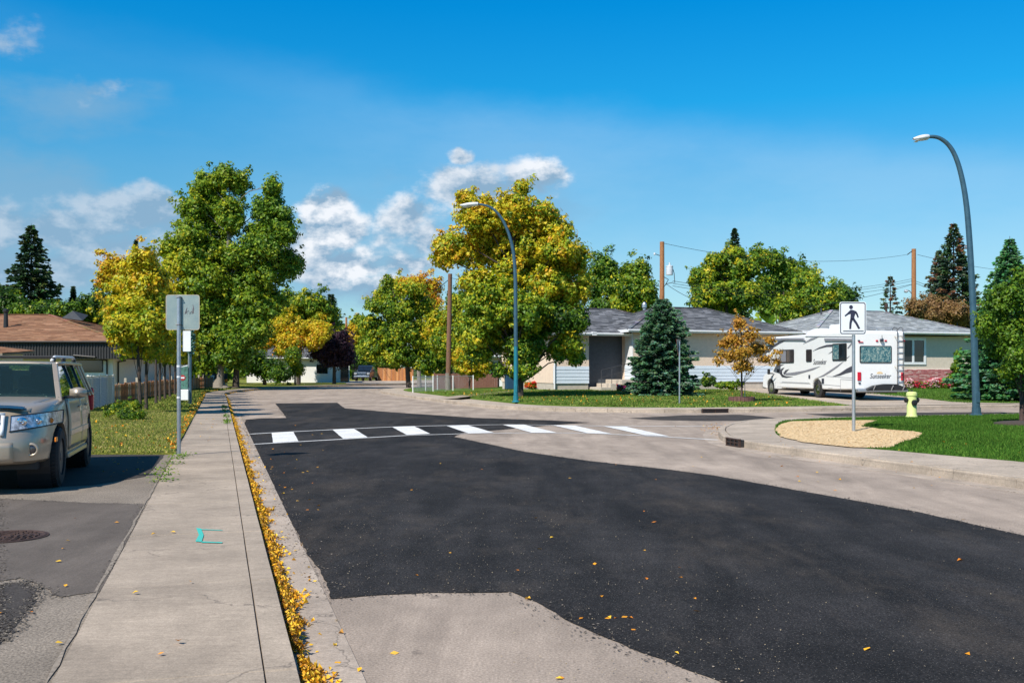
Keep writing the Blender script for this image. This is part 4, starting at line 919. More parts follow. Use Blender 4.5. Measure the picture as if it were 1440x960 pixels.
# back of the sign by the pavement
gx, gy = gp(251.5, 640, .13)
S1 = thing('sign_post', (gx, gy, .125), 0, 'back of a square traffic sign on a galvanised post beside the left pavement', 'traffic sign')
sc1 = gy / 1440; ph = (640 - 416) * sc1
MB().tube([(0, 0, -.2), (0, 0, ph)], .031, 14).build('post', 'galvanised', S1, auto=40)
pw, phh = 47.5 * sc1, 49.5 * sc1; pc = Vector(((256 - 251.5) * sc1, 0, (640 - 438.5) * sc1))
pl = MB().prism([(a + pc.x, b + pc.z) for a, b in roundrect(pw, phh, .04)], XZ(), .034, .038).build('sign_plate', 'sign_back', S1)
rim = MB(); o_, i_ = roundrect(pw, phh, .04), roundrect(pw - .02, phh - .02, .035)
for k in range(len(o_)):
    j = (k + 1) % len(o_); rim.add([(o_[k][0] + pc.x, .0325, o_[k][1] + pc.z), (o_[j][0] + pc.x, .0325, o_[j][1] + pc.z), (i_[j][0] + pc.x, .0325, i_[j][1] + pc.z), (i_[k][0] + pc.x, .0325, i_[k][1] + pc.z)], [(0, 1, 2, 3)])
rim.build('rim', 'fence_pale_wood', pl)
for dz in (.24, -.2): MB().tube([(-.035, .03, pc.z + dz), (-.035, -.035, pc.z + dz), (.035, -.035, pc.z + dz), (.035, .03, pc.z + dz)], .008, 6).build('clamp', 'steel_dark', S1)
gr = MB()
for seg in ([(262, 441), (261, 434), (259, 440), (264, 436), (266, 441), (268, 437), (271, 439)], [(269, 441), (271, 430), (270, 428), (271.5, 433), (271, 440)], [(259, 441), (262, 432)]):
    gr.tube([((u - 251.5) * sc1, .031, (640 - v) * sc1) for u, v in seg], .0035, 4)
gr.build('graffiti', 'graffiti', pl)
for k, z in enumerate((1.42, 1.25, .92)): MB().lathe([(.0325, 0), (.0325, .03)], 12, (0, 0, z)).build('sticker', 'white_trim', S1)
MB().prism(roundrect(.13, .33, .01), lambda a, b, t: Vector((a + .115, t, b + (640 - 479) * sc1)), .03, .034).build('small_plate', 'white_trim', S1)
# pole with notice board farther along the lawn
gx2, gy2 = gp(268, 569, .15)
S2 = thing('notice_post', (gx2, gy2, .15), 0, 'slim bus stop post with green poster board and white box on the left lawn', 'bus stop'); s2 = gy2 / 1440
MB().tube([(0, 0, -.1), (0, 0, 107 * s2)], .045, 10).build('post', 'lamp_pole_paint', S2)
MB().tube([(-3.4 * s2, .1, -.1), (-3.4 * s2, .1, 84 * s2)], .035, 10).build('post', 'galvanised', S2)
MB().prism([(-13 * s2, 22 * s2), (-3.6 * s2, 22 * s2), (-3.6 * s2, 55 * s2), (-13 * s2, 52 * s2)], XZ(), -.03, .0).build('poster_board', 'poster_green', S2)
MB().lathe([(.11, -.04), (.11, -.033)], 16, (-10.8 * s2, 0, 38 * s2), axis='Y').build('red_emblem', 'poster_red', S2)
MB().prism(roundrect(.15, .06, .02), lambda a, b, t: Vector((a - 10.8 * s2, t, b + 38 * s2)), -.048, -.042).build('emblem_mark', 'sign_white', S2)
MB().prism([(-12.5 * s2, 53 * s2), (-4 * s2, 54.5 * s2), (-4 * s2, 56 * s2), (-12.5 * s2, 53.8 * s2)], XZ(), -.034, .004).build('board_cap', 'sign_white', S2)
MB().box((-7 * s2, -.05, 14 * s2), (11 * s2, .22, 15 * s2)).build('white_box', 'white_paint', S2, bevel=.02)
fl = MB()
for k in range(90): fl.box((random.uniform(-.07, .15), random.uniform(-.1, .1), random.uniform(70, 106) * s2), (.05, .05, .06), random.random() * 3, M=Matrix.Rotation(random.random() * 3, 4, (random.random(), random.random(), 1)))
fl.build('timetable_case', 'poster_green', S2, kind='stuff')
# pedestrian crossing sign
gx3, gy3 = gp(1200.5, 607, .17)
S3 = thing('crossing_sign', (gx3, gy3, z_corner(gx3, gy3)), 0, 'pedestrian crossing sign with black walking figure on a post in the straw patch', 'traffic sign'); s3 = gy3 / 1440
MB().tube([(0, 0, -.2), (0, 0, 140 * s3)], .036, 12).build('post', 'galvanised', S3, auto=40)
pw3, ph3 = 37.5 * s3, 46 * s3; pcz = (607 - 448) * s3; px3 = -2.2 * s3
pl3 = MB().prism([(a + px3, b + pcz) for a, b in roundrect(pw3, ph3, .05)], XZ(), -.045, -.040).build('sign_plate', 'sign_white', S3)
bo = MB(); o_, i_ = roundrect(pw3 - .03, ph3 - .03, .04), roundrect(pw3 - .065, ph3 - .065, .03)
for k in range(len(o_)):
    j = (k + 1) % len(o_); bo.add([(o_[k][0] + px3, -.047, o_[k][1] + pcz), (o_[j][0] + px3, -.047, o_[j][1] + pcz), (i_[j][0] + px3, -.047, i_[j][1] + pcz), (i_[k][0] + px3, -.047, i_[k][1] + pcz)], [(0, 1, 2, 3)])
bo.build('border', 'sign_ink', pl3)
# walking figure, in crop units (x 46..212, y 70..280) of the plate
def sg(a, b): return ((a - 129.5) / 165 * pw3 + px3, (175 - b) / 209 * ph3 + pcz)
fg = MB(); FY = lambda a, b, t: Vector((a, t, b))
def ink(pts): fg.prism([sg(*p) for p in pts], FY, -.0495, -.0465)
ink([(118 + 12 * math.cos(t), 104 + 13 * math.sin(t)) for t in [2 * math.pi * k / 14 for k in range(14)]])
ink([(112, 122), (126, 121), (140, 126), (146, 140), (138, 168), (140, 178), (120, 182), (114, 176), (116, 146)])       # torso
ink([(112, 124), (116, 146), (100, 152), (82, 164), (78, 157), (94, 143), (104, 132)])                                   # left arm
ink([(140, 127), (150, 130), (160, 146), (166, 168), (158, 172), (152, 156), (144, 142)])                                # right arm
ink([(114, 176), (130, 180), (122, 205), (119, 243), (107, 243), (108, 205)])                                            # left leg
ink([(124, 178), (140, 177), (158, 205), (175, 240), (162, 243), (146, 212), (130, 190)])                                # right leg
ink([(70, 254), (196, 254), (196, 259), (70, 259)])
fg.build('walking_figure', 'sign_ink', pl3)
for dz in (-.28,): MB().tube([(-.04, .0, pcz + dz), (-.04, .04, pcz + dz), (.04, .04, pcz + dz), (.04, 0, pcz + dz)], .008, 6).build('clamp', 'steel_dark', S3)
# yield sign seen almost edge-on
gx4, gy4 = gp(955.5, 567.5, .18)
S4 = thing('yield_sign', (gx4, gy4, z_house(gx4, gy4)), 0, 'yield sign seen nearly edge-on on a thin post before the house lawn', 'traffic sign')
MB().tube([(0, 0, -.1), (0, 0, 2.45)], .032, 10).build('post', 'galvanised', S4, auto=40)
yp = MB(); M_ = Matrix.Rotation(R(66 + 180), 4, 'Z'); yp.prism([(-.33, .32), (.33, .32), (.04, -.26), (-.04, -.26)], lambda a, b, t: M_ @ Vector((a, t - .04, b + 2.2)), 0, .006); yp.build('sign_plate', 'sign_back', S4)
yf = MB(); yf.prism([(-.36, .34), (.36, .34), (.05, -.28), (-.05, -.28)], lambda a, b, t: M_ @ Vector((a, t - .04, b + 2.2)), -.006, -.001); yf.build('sign_face', 'poster_red', S4)
# hydrant
hx, hy = 11.28, 28.9
hd = thing('fire_hydrant', (hx, hy, z_corner(hx, hy)), .1, 'lime green fire hydrant with black outlets on the corner lawn', 'fire hydrant')
MB().lathe([(.17, 0), (.17, .03), (.15, .05), (.145, .08), (.135, .10), (.135, .60), (.15, .62), (.15, .66), (.145, .70), (.11, .73), (.03, .74)], 20).build('barrel', 'hydrant_paint', hd, auto=35)
MB().lathe([(.035, .72), (.035, .77), (.02, .78)], 5).build('operating_nut', 'black_plastic', hd)
for s in (-1, 1): MB().lathe([(.06, .11 * s), (.06, .15 * s), (.075, .155 * s), (.075, .19 * s), (.03, .195 * s), (.03, .22 * s)], 10, (0, 0, .5), axis='X').build('side_outlet', 'black_plastic', hd)
MB().lathe([(.07, -.11), (.07, -.14), (.085, -.145), (.085, -.18), (.03, -.19)], 10, (0, 0, .43), axis='Y').build('front_outlet', 'black_plastic', hd)
for k in range(8): a = k * math.pi / 4; MB().lathe([(.012, .055), (.012, .075)], 6, (.135 * math.cos(a), .135 * math.sin(a), 0)).build('bolt', 'hydrant_paint', hd)
# blue bin
bn = thing('wheeled_bin', (-.13, 60, z_house(-.13, 60)), .2, 'dark blue wheeled bin standing on the lawn beside the large tree trunk', 'bin')
MB().prism([(-.24, 0), (.24, 0), (.29, .98), (-.29, .98)], lambda a, b, t: Vector((a, t * (1 + b * .15), b + .05)), -.28, .28).build('body', 'bin_blue', bn, bevel=.03)
MB().box((0, 0, 1.07), (.62, .66, .07)).build('lid', 'bin_blue', bn, bevel=.03)
for s in (-1, 1): MB().lathe([(.12, -.03), (.12, .03)], 12, (.2 * s, .3, .12), axis='X').build('wheel', 'rubber', bn)
# banner behind the big poplar
bnr = thing('banner', (*gp(284, 538.5, .1), .15), 0, 'black and orange banner behind the tall poplar trunk at the pavement bend', 'banner'); by = bnr.location.y; sb = 85 / 1440
bnr.location = (at(283, 538, 85).x, 85, .2)
MB().box((18 * sb, 0, .40 + 6 * sb), (38 * sb, .04, 9 * sb)).build('upper_panel', 'banner_black', bnr); MB().box((18 * sb, 0, .37 - 1.5 * sb + .1), (38 * sb, .05, 5 * sb)).build('lower_panel', 'banner_orange', bnr)
text_mesh('lettering', 'VOLUNTEERS', .30, 'road_paint', bnr, Matrix.Translation((10 * sb, -.03, .37 - 1.5 * sb + .1)) @ Matrix.Rotation(R(90), 4, 'X'), sx=.62, bold=.008)
MB().prism([(6 * sb, 3.5 * sb), (12 * sb, 3 * sb), (18 * sb, 4 * sb), (19 * sb, 9 * sb), (14 * sb, 9 * sb), (12 * sb, 6 * sb), (6 * sb, 6.5 * sb)], XZ(), -.04, -.025).build('white_artwork', 'sign_white', bnr).location = (0, 0, .32)
for q in (0, 36): MB().tube([(q * sb, .03, -.2), (q * sb, .03, .95)], .03, 8).build('stake', 'galvanised', bnr)
# ================================================================ VEHICLES
def boolean_cut(o, cutters):
    for c in cutters:
        m = o.modifiers.new('cut', 'BOOLEAN'); m.operation = 'DIFFERENCE'; m.object = c; m.solver = 'EXACT'
    bpy.context.view_layer.update(); dg = bpy.context.evaluated_depsgraph_get(); me = bpy.data.meshes.new_from_object(o.evaluated_get(dg)); o.modifiers.clear(); old = o.data; me.name = o.name; o.data = me
    for c in cutters: bpy.data.objects.remove(c)
def wheel(parent, x, y, r, w, side, rim='galvanised', spokes=5, rr=.62):
    T_ = MB().lathe([(r * rr, -w / 2), (r * .9, -w / 2), (r * .985, -w * .38), (r, -w * .2), (r, w * .2), (r * .985, w * .38), (r * .9, w / 2), (r * rr, w / 2), (r * rr, w * .3), (r * (rr - .04), w * .1)], 36, axis='Y').build('wheel', 'rubber', parent, auto=30)
    T_.location = (x, y, r); 
    t = MB()
    for k in range(48):
        a = 2 * math.pi * k / 48
        for s in (-1, 1): t.box((r * 1.003 * math.cos(a), s * w * .27, r * 1.003 * math.sin(a)), (.012, w * .28, .03), M=Matrix.Rotation(-a, 4, 'Y') @ Matrix.Rotation(.3 * s, 4, 'X'))
    t.build('tyre_tread', 'rubber', T_, kind='stuff')
    f = side * w * .42; b = MB().lathe([(r * rr, f), (r * (rr - .03), f - side * .01), (r * (rr - .06), f - side * .05)] if side > 0 else [(r * (rr - .06), f - side * .05), (r * (rr - .03), f - side * .01), (r * rr, f)], 32, axis='Y')
    for k in range(spokes):
        a = 2 * math.pi * k / spokes + .3; M = Matrix.Rotation(-a, 4, 'Y'); b.box(M @ Vector((r * rr * .52, f - side * .02, 0)), (r * rr * .95, .035, r * .15), M=M)
    b.lathe([(r * .14, f - side * .03), (r * .13, f + side * .005), (r * .05, f + side * .012)], 14, axis='Y'); b.build('rim', rim, T_, auto=35)
    MB().lathe([(r * (rr - .05), f - side * .07), (r * .05, f - side * .075)], 20, axis='Y').build('brake_disc', 'steel_dark', T_)
    return T_
fwd = Vector((.2749, -.9615)); lft = Vector((.9615, .2749))
c_ = Vector((-5.42, 12.15)) - lft * .80
SUV = thing('suv', (c_.x, c_.y, .122), math.atan2(fwd.y, fwd.x), 'champagne silver suv with roof rails parked at the left edge facing the camera', 'car')
def interp(x, T_):
    for (a, va), (b, vb) in zip(T_[:-1], T_[1:]):
        if a <= x <= b: f = (x - a) / (b - a); return va + (vb - va) * f
    return T_[0][1] if x < T_[0][0] else T_[-1][1]
hood = [(-3.6, 1.11), (-.5, 1.10), (-.35, 1.095), (.2, 1.045), (.55, .985), (.74, .93), (.9, .9)]
def ring(inset, z, front, rear, hw, zf=None, n=120, p=4.2, dz=0):
    """plan outline of the car as superellipse-like rounded rectangle"""
    out = []
    cx_, L_ = (front + rear) / 2, (front - rear) / 2
    for k in range(n):
        a = 2 * math.pi * k / n; ca, sa = math.cos(a), math.sin(a)
        pf = 4.4 if ca > 0 else 5.5
        rr = (abs(ca) ** pf + abs(sa) ** pf) ** (-1 / pf); x = cx_ + (L_ - inset) * rr * ca; y = (hw - inset) * rr * sa
        out.append(Vector((x, y, (interp(x, zf) + dz) if zf else z)))
    return out
lev = [(.10, .325, .80, -3.50, .84), (.03, .335, .86, -3.55, .865), (0, .37, .89, -3.58, .875), (0, .46, .90, -3.59, .885), (0, .58, .895, -3.585, .885), (.0, .64, .875, -3.57, .882), (.0, .72, .83, -3.56, .885), (0, .80, .79, -3.55, .882), (0, .88, .765, -3.54, .872)]
rings = [ring(a, z, f, r, w) for a, z, f, r, w in lev]
rings += [ring(.0, 0, .735, -3.52, .855, hood, dz=-.045), ring(.035, 0, .735, -3.52, .855, hood, dz=-.008), ring(.07, 0, .735, -3.52, .855, hood, dz=.004), ring(.25, 0, .735, -3.52, .855, hood, dz=.018), ring(.55, 0, .735, -3.52, .855, hood, dz=.03)]
for i in (7, 8):  # keep sides below the hood line
    for v in rings[i]: v.z = min(v.z, interp(v.x, hood) - .05 - (.06 if i == 7 else 0))
vs = [v for r_ in rings for v in r_]; n = 120; fs = []
for i in range(len(rings) - 1):
    for k in range(n): fs.append((i * n + k, i * n + (k + 1) % n, (i + 1) * n + (k + 1) % n, (i + 1) * n + k))
fs.append(tuple((len(rings) - 1) * n + k for k in range(n))); fs.append(tuple(range(n - 1, -1, -1)))
body = mesh_obj('body', vs, fs, 'suv_paint', SUV)
bm = bmesh.new(); bm.from_mesh(body.data); bmesh.ops.recalc_face_normals(bm, faces=bm.faces); bm.to_mesh(body.data); bm.free()
cut = []
for x in (0, -2.62):
    for s in (-1, 1):
        c = MB().lathe([(.405, .50 * s), (.405, 1.0 * s)] if s > 0 else [(.405, 1.0 * s), (.405, .5 * s)], 32, (x, 0, .36), axis='Y').build('cutter', None); c.parent = SUV; cut.append(c)
c = MB().box((-1.95, 0, 1.05), (2.9, 1.44, .9)).build('cutter', None); c.parent = SUV; cut.append(c)     # cabin hollow
bpy.context.view_layer.update()
boolean_cut(body, cut); body.data.set_sharp_from_angle(angle=R(38))
for p in body.data.polygons: p.use_smooth = True
body.data.set_sharp_from_angle(angle=R(38))
if not body.data.materials: body.data.materials.append(MATS['suv_paint'])
# arch flares, sills
for x in (0, -2.62):
    for s in (-1, 1):
        MB().lathe([(.404, .45 * s), (.404, .80 * s), (.395, .80 * s), (.395, .45 * s)], 28, (x, 0, .36), axis='Y').build('arch_liner', 'black_plastic', SUV)
MB().box((-1.35, 0, .33), (3.9, 1.4, .14)).build('underbody', 'black_plastic', SUV)
for s in (-1, 1): MB().box((-1.31, s * .872, .33), (1.75, .05, .07)).build('sill', 'suv_paint', SUV, bevel=.015)
for x in (0, -2.62):
    for s in (-1, 1): wheel(SUV, x, s * .765, .352, .225, s, rim='steel_dark')  # dark rims: the shade on the car's flank is put into their colour
# hood panel and bug deflector
hp = MB(); hp.grid(lambda a, b: Vector((LG(-.42, .66, a) - .05 * (abs(b * 2 - 1) ** 3) * (1 if a > .5 else 0), (b * 2 - 1) * LG(.76, .62, a), interp(LG(-.42, .66, a), hood) + .034 - .02 * (b * 2 - 1) ** 2 - .018 * a ** 6)), 16, 14); ho = hp.build('hood', 'suv_paint', SUV, smooth=True)
m_ = ho.modifiers.new('s', 'SOLIDIFY'); m_.thickness = .02; m_.offset = -1
MB().grid(lambda a, b: Vector((LG(.56, .71, a), (b * 2 - 1) * .57, interp(LG(.56, .71, a), hood) + .048 + .02 * a - .03 * abs(b * 2 - 1) ** 4)), 3, 14).build('hood_deflector', 'black_gloss', SUV, smooth=True)
# grille, bumper details
def fsurf(y, z, off=.0):
    """point on the front face at given y and z"""
    f = interp(z, [(.24, .80), (.34, .89), (.46, .90), (.58, .895), (.64, .875), (.72, .83), (.80, .79), (.88, .765), (.95, .735)]); rr_ = -3.56; L_ = (f - rr_) / 2; yy = min(.999, abs(y) / .884)
    return Vector(((f + rr_) / 2 + L_ * (1 - yy ** 4.4) ** (1 / 4.4) + off, y, z))
def fpatch(name, y0, y1, z0, z1, off, mat, nu=8, nv=4, parent=SUV, thick=.02):
    o = MB().grid(lambda a, b: fsurf(LG(y0, y1, a), LG(z0, z1, b), off), nu, nv).build(name, mat, parent, smooth=True); m = o.modifiers.new('s', 'SOLIDIFY'); m.thickness = thick; m.offset = 0; return o
fpatch('grille', -.34, .34, .68, .90, .012, 'black_plastic')
for s in (-1, 1): fpatch('grille_frame', s * .36, s * .40, .66, .90, .022, 'lamp_head_paint', 2)
fpatch('grille_frame', -.40, .40, .895, .925, .025, 'lamp_head_paint'); fpatch('grille_bar', -.36, .36, .775, .805, .03, 'lamp_head_paint')
MB().lathe([(.075, 0), (.07, .02), (.05, .024)], 20, (.865, 0, .79), axis='X').build('round_badge', 'chrome', SUV)
fpatch('bumper_intake', -.30, .30, .555, .60, .006, 'black_plastic'); fpatch('bumper_intake', -.30, .30, .40, .455, .006, 'black_plastic', 10)
fpatch('bumper_guard', .30, .50, .36, .58, .03, 'suv_paint', 4); fpatch('bumper_guard', -.50, -.30, .36, .58, .03, 'suv_paint', 4)
fpatch('number_plate', -.2, .2, .40, .52, .035, 'sign_white', 4, thick=.008)
for s in (-1, 1):
    p = fsurf(s * .66, .49, .0); 
    fr = MB().lathe([(.075, -.03), (.078, .012), (.055, .02), (.05, .0)], 20, tuple(p), axis='X').build('fog_lamp', 'suv_paint', SUV, smooth=True)
    MB().lathe([(.052, -.02), (.05, .008), (.03, .014), (.005, .016)], 18, tuple(p), axis='X').build('lens', 'window_bronze', fr)
    # headlight: wraps the corner
    def hl(a, b, off=.0, s=s):
        yy = LG(.45, .865, a); zb_ = LG(.70, .755, a); zt = LG(.885, .925, a); z = LG(zb_, zt, b); return fsurf(s * yy, z, 0) + Vector((off * (1 - a * .6), s * off * a * .7, 0)) 
    o = MB().grid(lambda a, b: hl(a, b, .006), 16, 6).build('headlight', 'headlight_silver', SUV, smooth=True)
    MB().tube([hl(a, b, .008) for a, b in [(k / 12, 0) for k in range(13)] + [(1, k / 4) for k in range(1, 5)] + [(1 - k / 12, 1) for k in range(1, 13)] + [(0, 1 - k / 4) for k in range(1, 5)]], .008, 5).build('surround', 'black_plastic', o)
    for yy, rr_ in ((.56, .058), (.70, .05)):
        p = fsurf(s * yy, .81, .016); MB().lathe([(rr_, 0), (rr_ * .85, .006), (rr_ * .5, .012), (rr_ * .35, .006), (.004, .012)], 16, tuple(p), axis='X').build('reflector', 'chrome', o)
    p = fsurf(s * .80, .80, .012); MB().lathe([(.035, 0), (.03, .01), (.005, .012)], 12, tuple(p), axis='X').build('turn_lamp', 'amber_lens', o)
    mk = MB(); mk.box((.47, s * .878, .585), (.12, .02, .055)); mk.build('side_marker', 'amber_lens', SUV, bevel=.008)
# greenhouse ----------------------------------------------------------------
TUM = lambda z: LG(.835, .665, clamp((z - 1.08) / .54))
def side(x, z, s, off=0): return Vector((x, s * (TUM(z) + off), z))
roof = MB(); roof.grid(lambda a, b: Vector((LG(-3.40, -1.02, a), (b * 2 - 1) * (.665 - .03 * (a > .97)), 1.615 + .045 * (1 - (b * 2 - 1) ** 4) - .02 * (2 * a - 1) ** 4)), 20, 14); ro = roof.build('roof', 'suv_paint', SUV, smooth=True); m_ = ro.modifiers.new('s', 'SOLIDIFY'); m_.thickness = .05
def pillar(pts, w, name, mat='suv_paint', s=1):
    b = MB()
    for (x0, z0), (x1, z1) in zip(pts[:-1], pts[1:]):
        V = []
        for (x, z) in ((x0, z0), (x1, z1)):
            for dx in (-w / 2, w / 2):
                for o in (.012, -.05): V.append(side(x + dx, z, s, o))
        b.add(V, [(0, 2, 6, 4), (1, 5, 7, 3), (0, 4, 5, 1), (2, 3, 7, 6), (0, 1, 3, 2), (4, 6, 7, 5)])
    return b.build(name, mat, SUV, bevel=.008)
for s in (-1, 1):
    pillar([(-.22, 1.05), (-.62, 1.35), (-1.06, 1.62)], .085, 'front_pillar', s=s)
    pillar([(-1.60, 1.05), (-1.66, 1.62)], .06, 'middle_pillar', 'black_gloss', s=s); pillar([(-2.40, 1.05), (-2.44, 1.62)], .06, 'middle_pillar', 'black_gloss', s=s)
    pillar([(-3.08, 1.05), (-3.02, 1.62)], .07, 'rear_pillar', 'suv_paint', s=s); pillar([(-3.47, 1.05), (-3.30, 1.62)], .16, 'rear_pillar', s=s)
    b = MB(); b.tube([side(x, z, s, .006) for x, z in ((-1.06, 1.612), (-1.6, 1.622), (-2.4, 1.622), (-3.3, 1.61))], .028, 8); b.build('roof_edge', 'suv_paint', SUV, smooth=True)
    b = MB(); b.tube([(-.25, s * .80, 1.088), (-1.2, s * .842, 1.10), (-2.5, s * .845, 1.112), (-3.45, s * .80, 1.125)], .022, 8); b.build('belt_moulding', 'black_plastic', SUV, smooth=True)
    for (xa, xb, xc, xd) in ((-.36, -1.59, -1.63, -1.10), (-1.63, -2.39, -2.42, -1.69), (-2.43, -3.06, -2.99, -2.46)):
        g = MB(); g.add([side(xa, 1.09, s, -.012), side(xb, 1.10, s, -.012), side(xc, 1.60, s, -.012), side(xd, 1.60, s, -.012)], [(0, 1, 2, 3)]); g.build('side_window', 'car_glass', SUV)
    # door skins with shut lines
    def dsk(x0, x1, name):
        o = MB().grid(lambda a, b: Vector((LG(x0, x1, a), s * (interp(LG(.40, 1.07, b), [(.40, .887), (.58, .893), (.72, .895), (.88, .886), (1.0, .868), (1.07, .850)]) - (.012 if b == 0 else 0)), LG(.40, 1.07, b))), 8, 12).build(name, 'suv_paint', SUV, smooth=True); m = o.modifiers.new('s', 'SOLIDIFY'); m.thickness = .02; m.offset = 0
        MB().box((LG(x0, x1, .82), s * .905, .93), (.19, .03, .035)).build('handle', 'suv_paint', o, bevel=.012)
        MB().box(((x0 + x1) / 2, s * .905, .60), (abs(x1 - x0) * .96, .022, .075)).build('rub_strip', 'suv_paint', o, bevel=.008)
        return o
    dsk(-.47, -1.595, 'door'); dsk(-1.615, -2.20, 'door')
    # mirrors
    mi = MB(); mi.grid(lambda a, b: Vector((-.52 + .085 * math.sin(a * math.pi) * math.cos(b * 2 * math.pi) * 1.05, s * (.89 + .20 * a), 1.165 + .085 * math.sin(max(.12, min(.93, a)) * math.pi) ** .35 * math.sin(b * 2 * math.pi))), 12, 14); mo = mi.build('side_mirror', 'suv_paint', SUV, smooth=True)
    MB().box((-.53, s * .89, 1.10), (.09, .12, .04)).build('stalk', 'black_plastic', mo)
    MB().box((-.57, s * .99, 1.165), (.02, .14, .11)).build('mirror_glass', 'chrome', mo, bevel=.01)
    # roof rails
    rr_ = MB(); rr_.tube([(-1.12, s * .60, 1.66), (-1.3, s * .61, 1.725), (-3.0, s * .61, 1.735), (-3.3, s * .60, 1.66)], .022, 8); ra = rr_.build('roof_rail', 'lamp_head_paint', SUV, smooth=True)
    for x in (-1.22, -2.1, -3.15): MB().box((x, s * .605, 1.68), (.14, .05, .075)).build('foot', 'black_plastic', ra, bevel=.015)
    MB().box((-3.52, s * .74, .98), (.12, .2, .42)).build('tail_light', 'red_lens', SUV, bevel=.03)
for x in (-1.5, -2.75): MB().box((x, 0, 1.73), (.06, 1.22, .03)).build('roof_cross_bar', 'black_plastic', SUV, bevel=.008)
ws = MB(); ws.grid(lambda a, b: Vector((LG(-.27, -1.05, b) + .07 * (1 - (a * 2 - 1) ** 2), (a * 2 - 1) * LG(.79, .645, b), LG(1.075, 1.615, b))), 14, 8); ws.build('windshield', 'car_glass', SUV, smooth=True)
rg = MB(); rg.grid(lambda a, b: Vector((LG(-3.52, -3.36, b), (a * 2 - 1) * LG(.76, .64, b), LG(1.12, 1.60, b))), 6, 4); rg.build('rear_window', 'car_glass', SUV, smooth=True)
for s in (-1, 1): MB().tube([(-.21, s * .1 + .2, 1.095), (-.30, s * .1 - .3, 1.12)], .009, 5).build('wiper', 'black_plastic', SUV)
MB().box((-.30, 0, 1.065), (.2, 1.5, .03)).build('cowl', 'black_plastic', SUV, bevel=.01)
MB().tube([(-1.3, -.1, 1.66), (-1.38, -.1, 1.70), (-1.62, -.1, 1.84)], [.022, .012, .004], 6).build('antenna', 'black_plastic', SUV)
# cabin
MB().grid(lambda a, b: Vector((LG(-.35, -.78, a), (b * 2 - 1) * .72, 1.06 + .05 * math.sin(a * 2.6) - .25 * max(0, a - .8))), 8, 4).build('dashboard', 'black_plastic', SUV, smooth=True)
sw = MB(); cc = Vector((-.82, .34, 1.02)); sw.tube([cc + Vector((.06 * math.sin(a), .185 * math.cos(a), .17 * math.sin(a))) for a in [2 * math.pi * k / 24 for k in range(25)]], .016, 6, cap=False); sw.box(cc, (.04, .30, .06)); sw.build('steering_wheel', 'black_plastic', SUV)
for y in (-.36, .36):
    for x in (-1.45, -2.35):
        so = MB().box((x, y, .62), (.5, .5, .2)); so = so.build('seat', 'seat_fabric', SUV, bevel=.05); MB().box((x - .28, y, .95), (.14, .5, .62), M=Matrix.Rotation(R(-12), 4, 'Y')).build('seat_back', 'seat_fabric', so, bevel=.05); MB().box((x - .36, y, 1.36), (.1, .27, .19)).build('headrest', 'seat_fabric', so, bevel=.04)
MB().box((-1.02, 0, 1.54), (.03, .24, .07)).build('rear_view_mirror', 'window_bronze', SUV, bevel=.01)
MB().tube([(-1.0, .0, 1.5), (-.98, .01, 1.4), (-1.0, 0, 1.28)], .012, 5).build('hanging_ornament', 'sign_white', SUV)
# the real car sits lower above the waist line
for o in SUV.children_recursive:
    if o.type == 'MESH' and o.name.split('.')[0] not in ('wheel', 'rim', 'tyre_tread', 'brake_disc'):
        for v in o.data.vertices:
            if v.co.z > .80: v.co.z = .80 + (v.co.z - .80) * .81

# ---------------------------------------------------------------- motorhome
zg = .215; RVO = Vector((14.76, 44.0)); hd_ = Vector((-.2067, .9756)).normalized(); outw = Vector((-hd_.y, hd_.x))
RV = thing('motorhome', (RVO.x, RVO.y, zg), math.atan2(hd_.y, hd_.x), 'white motorhome with grey swoosh graphics and rear ladder parked on the driveway', 'motorhome')
def rs(u, v):
    q = (u - 720) / 1440; s = (14.76 - 44 * q) / (.2067 + .9756 * q); Y = 44 + .9756 * s; return (s, 1.5 + (520 - v) * Y / 1440 - zg)
def rr(u, v):
    q = (u - 720) / 1440; r = (44 * q - 14.76) / (.9756 - .2067 * q); Y = 44 + .2067 * r; return (r, 1.5 + (520 - v) * Y / 1440 - zg)
W_ = 2.36; top = 2.98
prof = [(0, .44), (0, top - .12), (.04, top - .03), (.12, top), (7.9, top - .04), (8.35, top - .12), (8.62, top - .42), (8.62, top - .8), (8.45, top - 1.15), (7.9, top - 1.25), (7.0, top - 1.25), (7.0, .40), (6.2, .40), (5.9, .40), (1.9, .40), (.9, .42)]
coach = MB().prism(prof, lambda a, b, t: Vector((a, -t, b)), 0, W_).build('coach_body', 'rv_white', RV)
cut = []
for s0 in (0, 1):
    c = MB().lathe([(.47, -.3), (.47, .3)], 24, (3.35, -W_ * s0, .40), axis='Y').build('cutter', None); c.parent = RV; cut.append(c)
bpy.context.view_layer.update(); boolean_cut(coach, cut)
mb = coach.modifiers.new('bevel', 'BEVEL'); mb.width = .07; mb.segments = 3; mb.limit_method = 'ANGLE'; mb.angle_limit = R(60)
if not coach.data.materials: coach.data.materials.append(MATS['rv_white'])
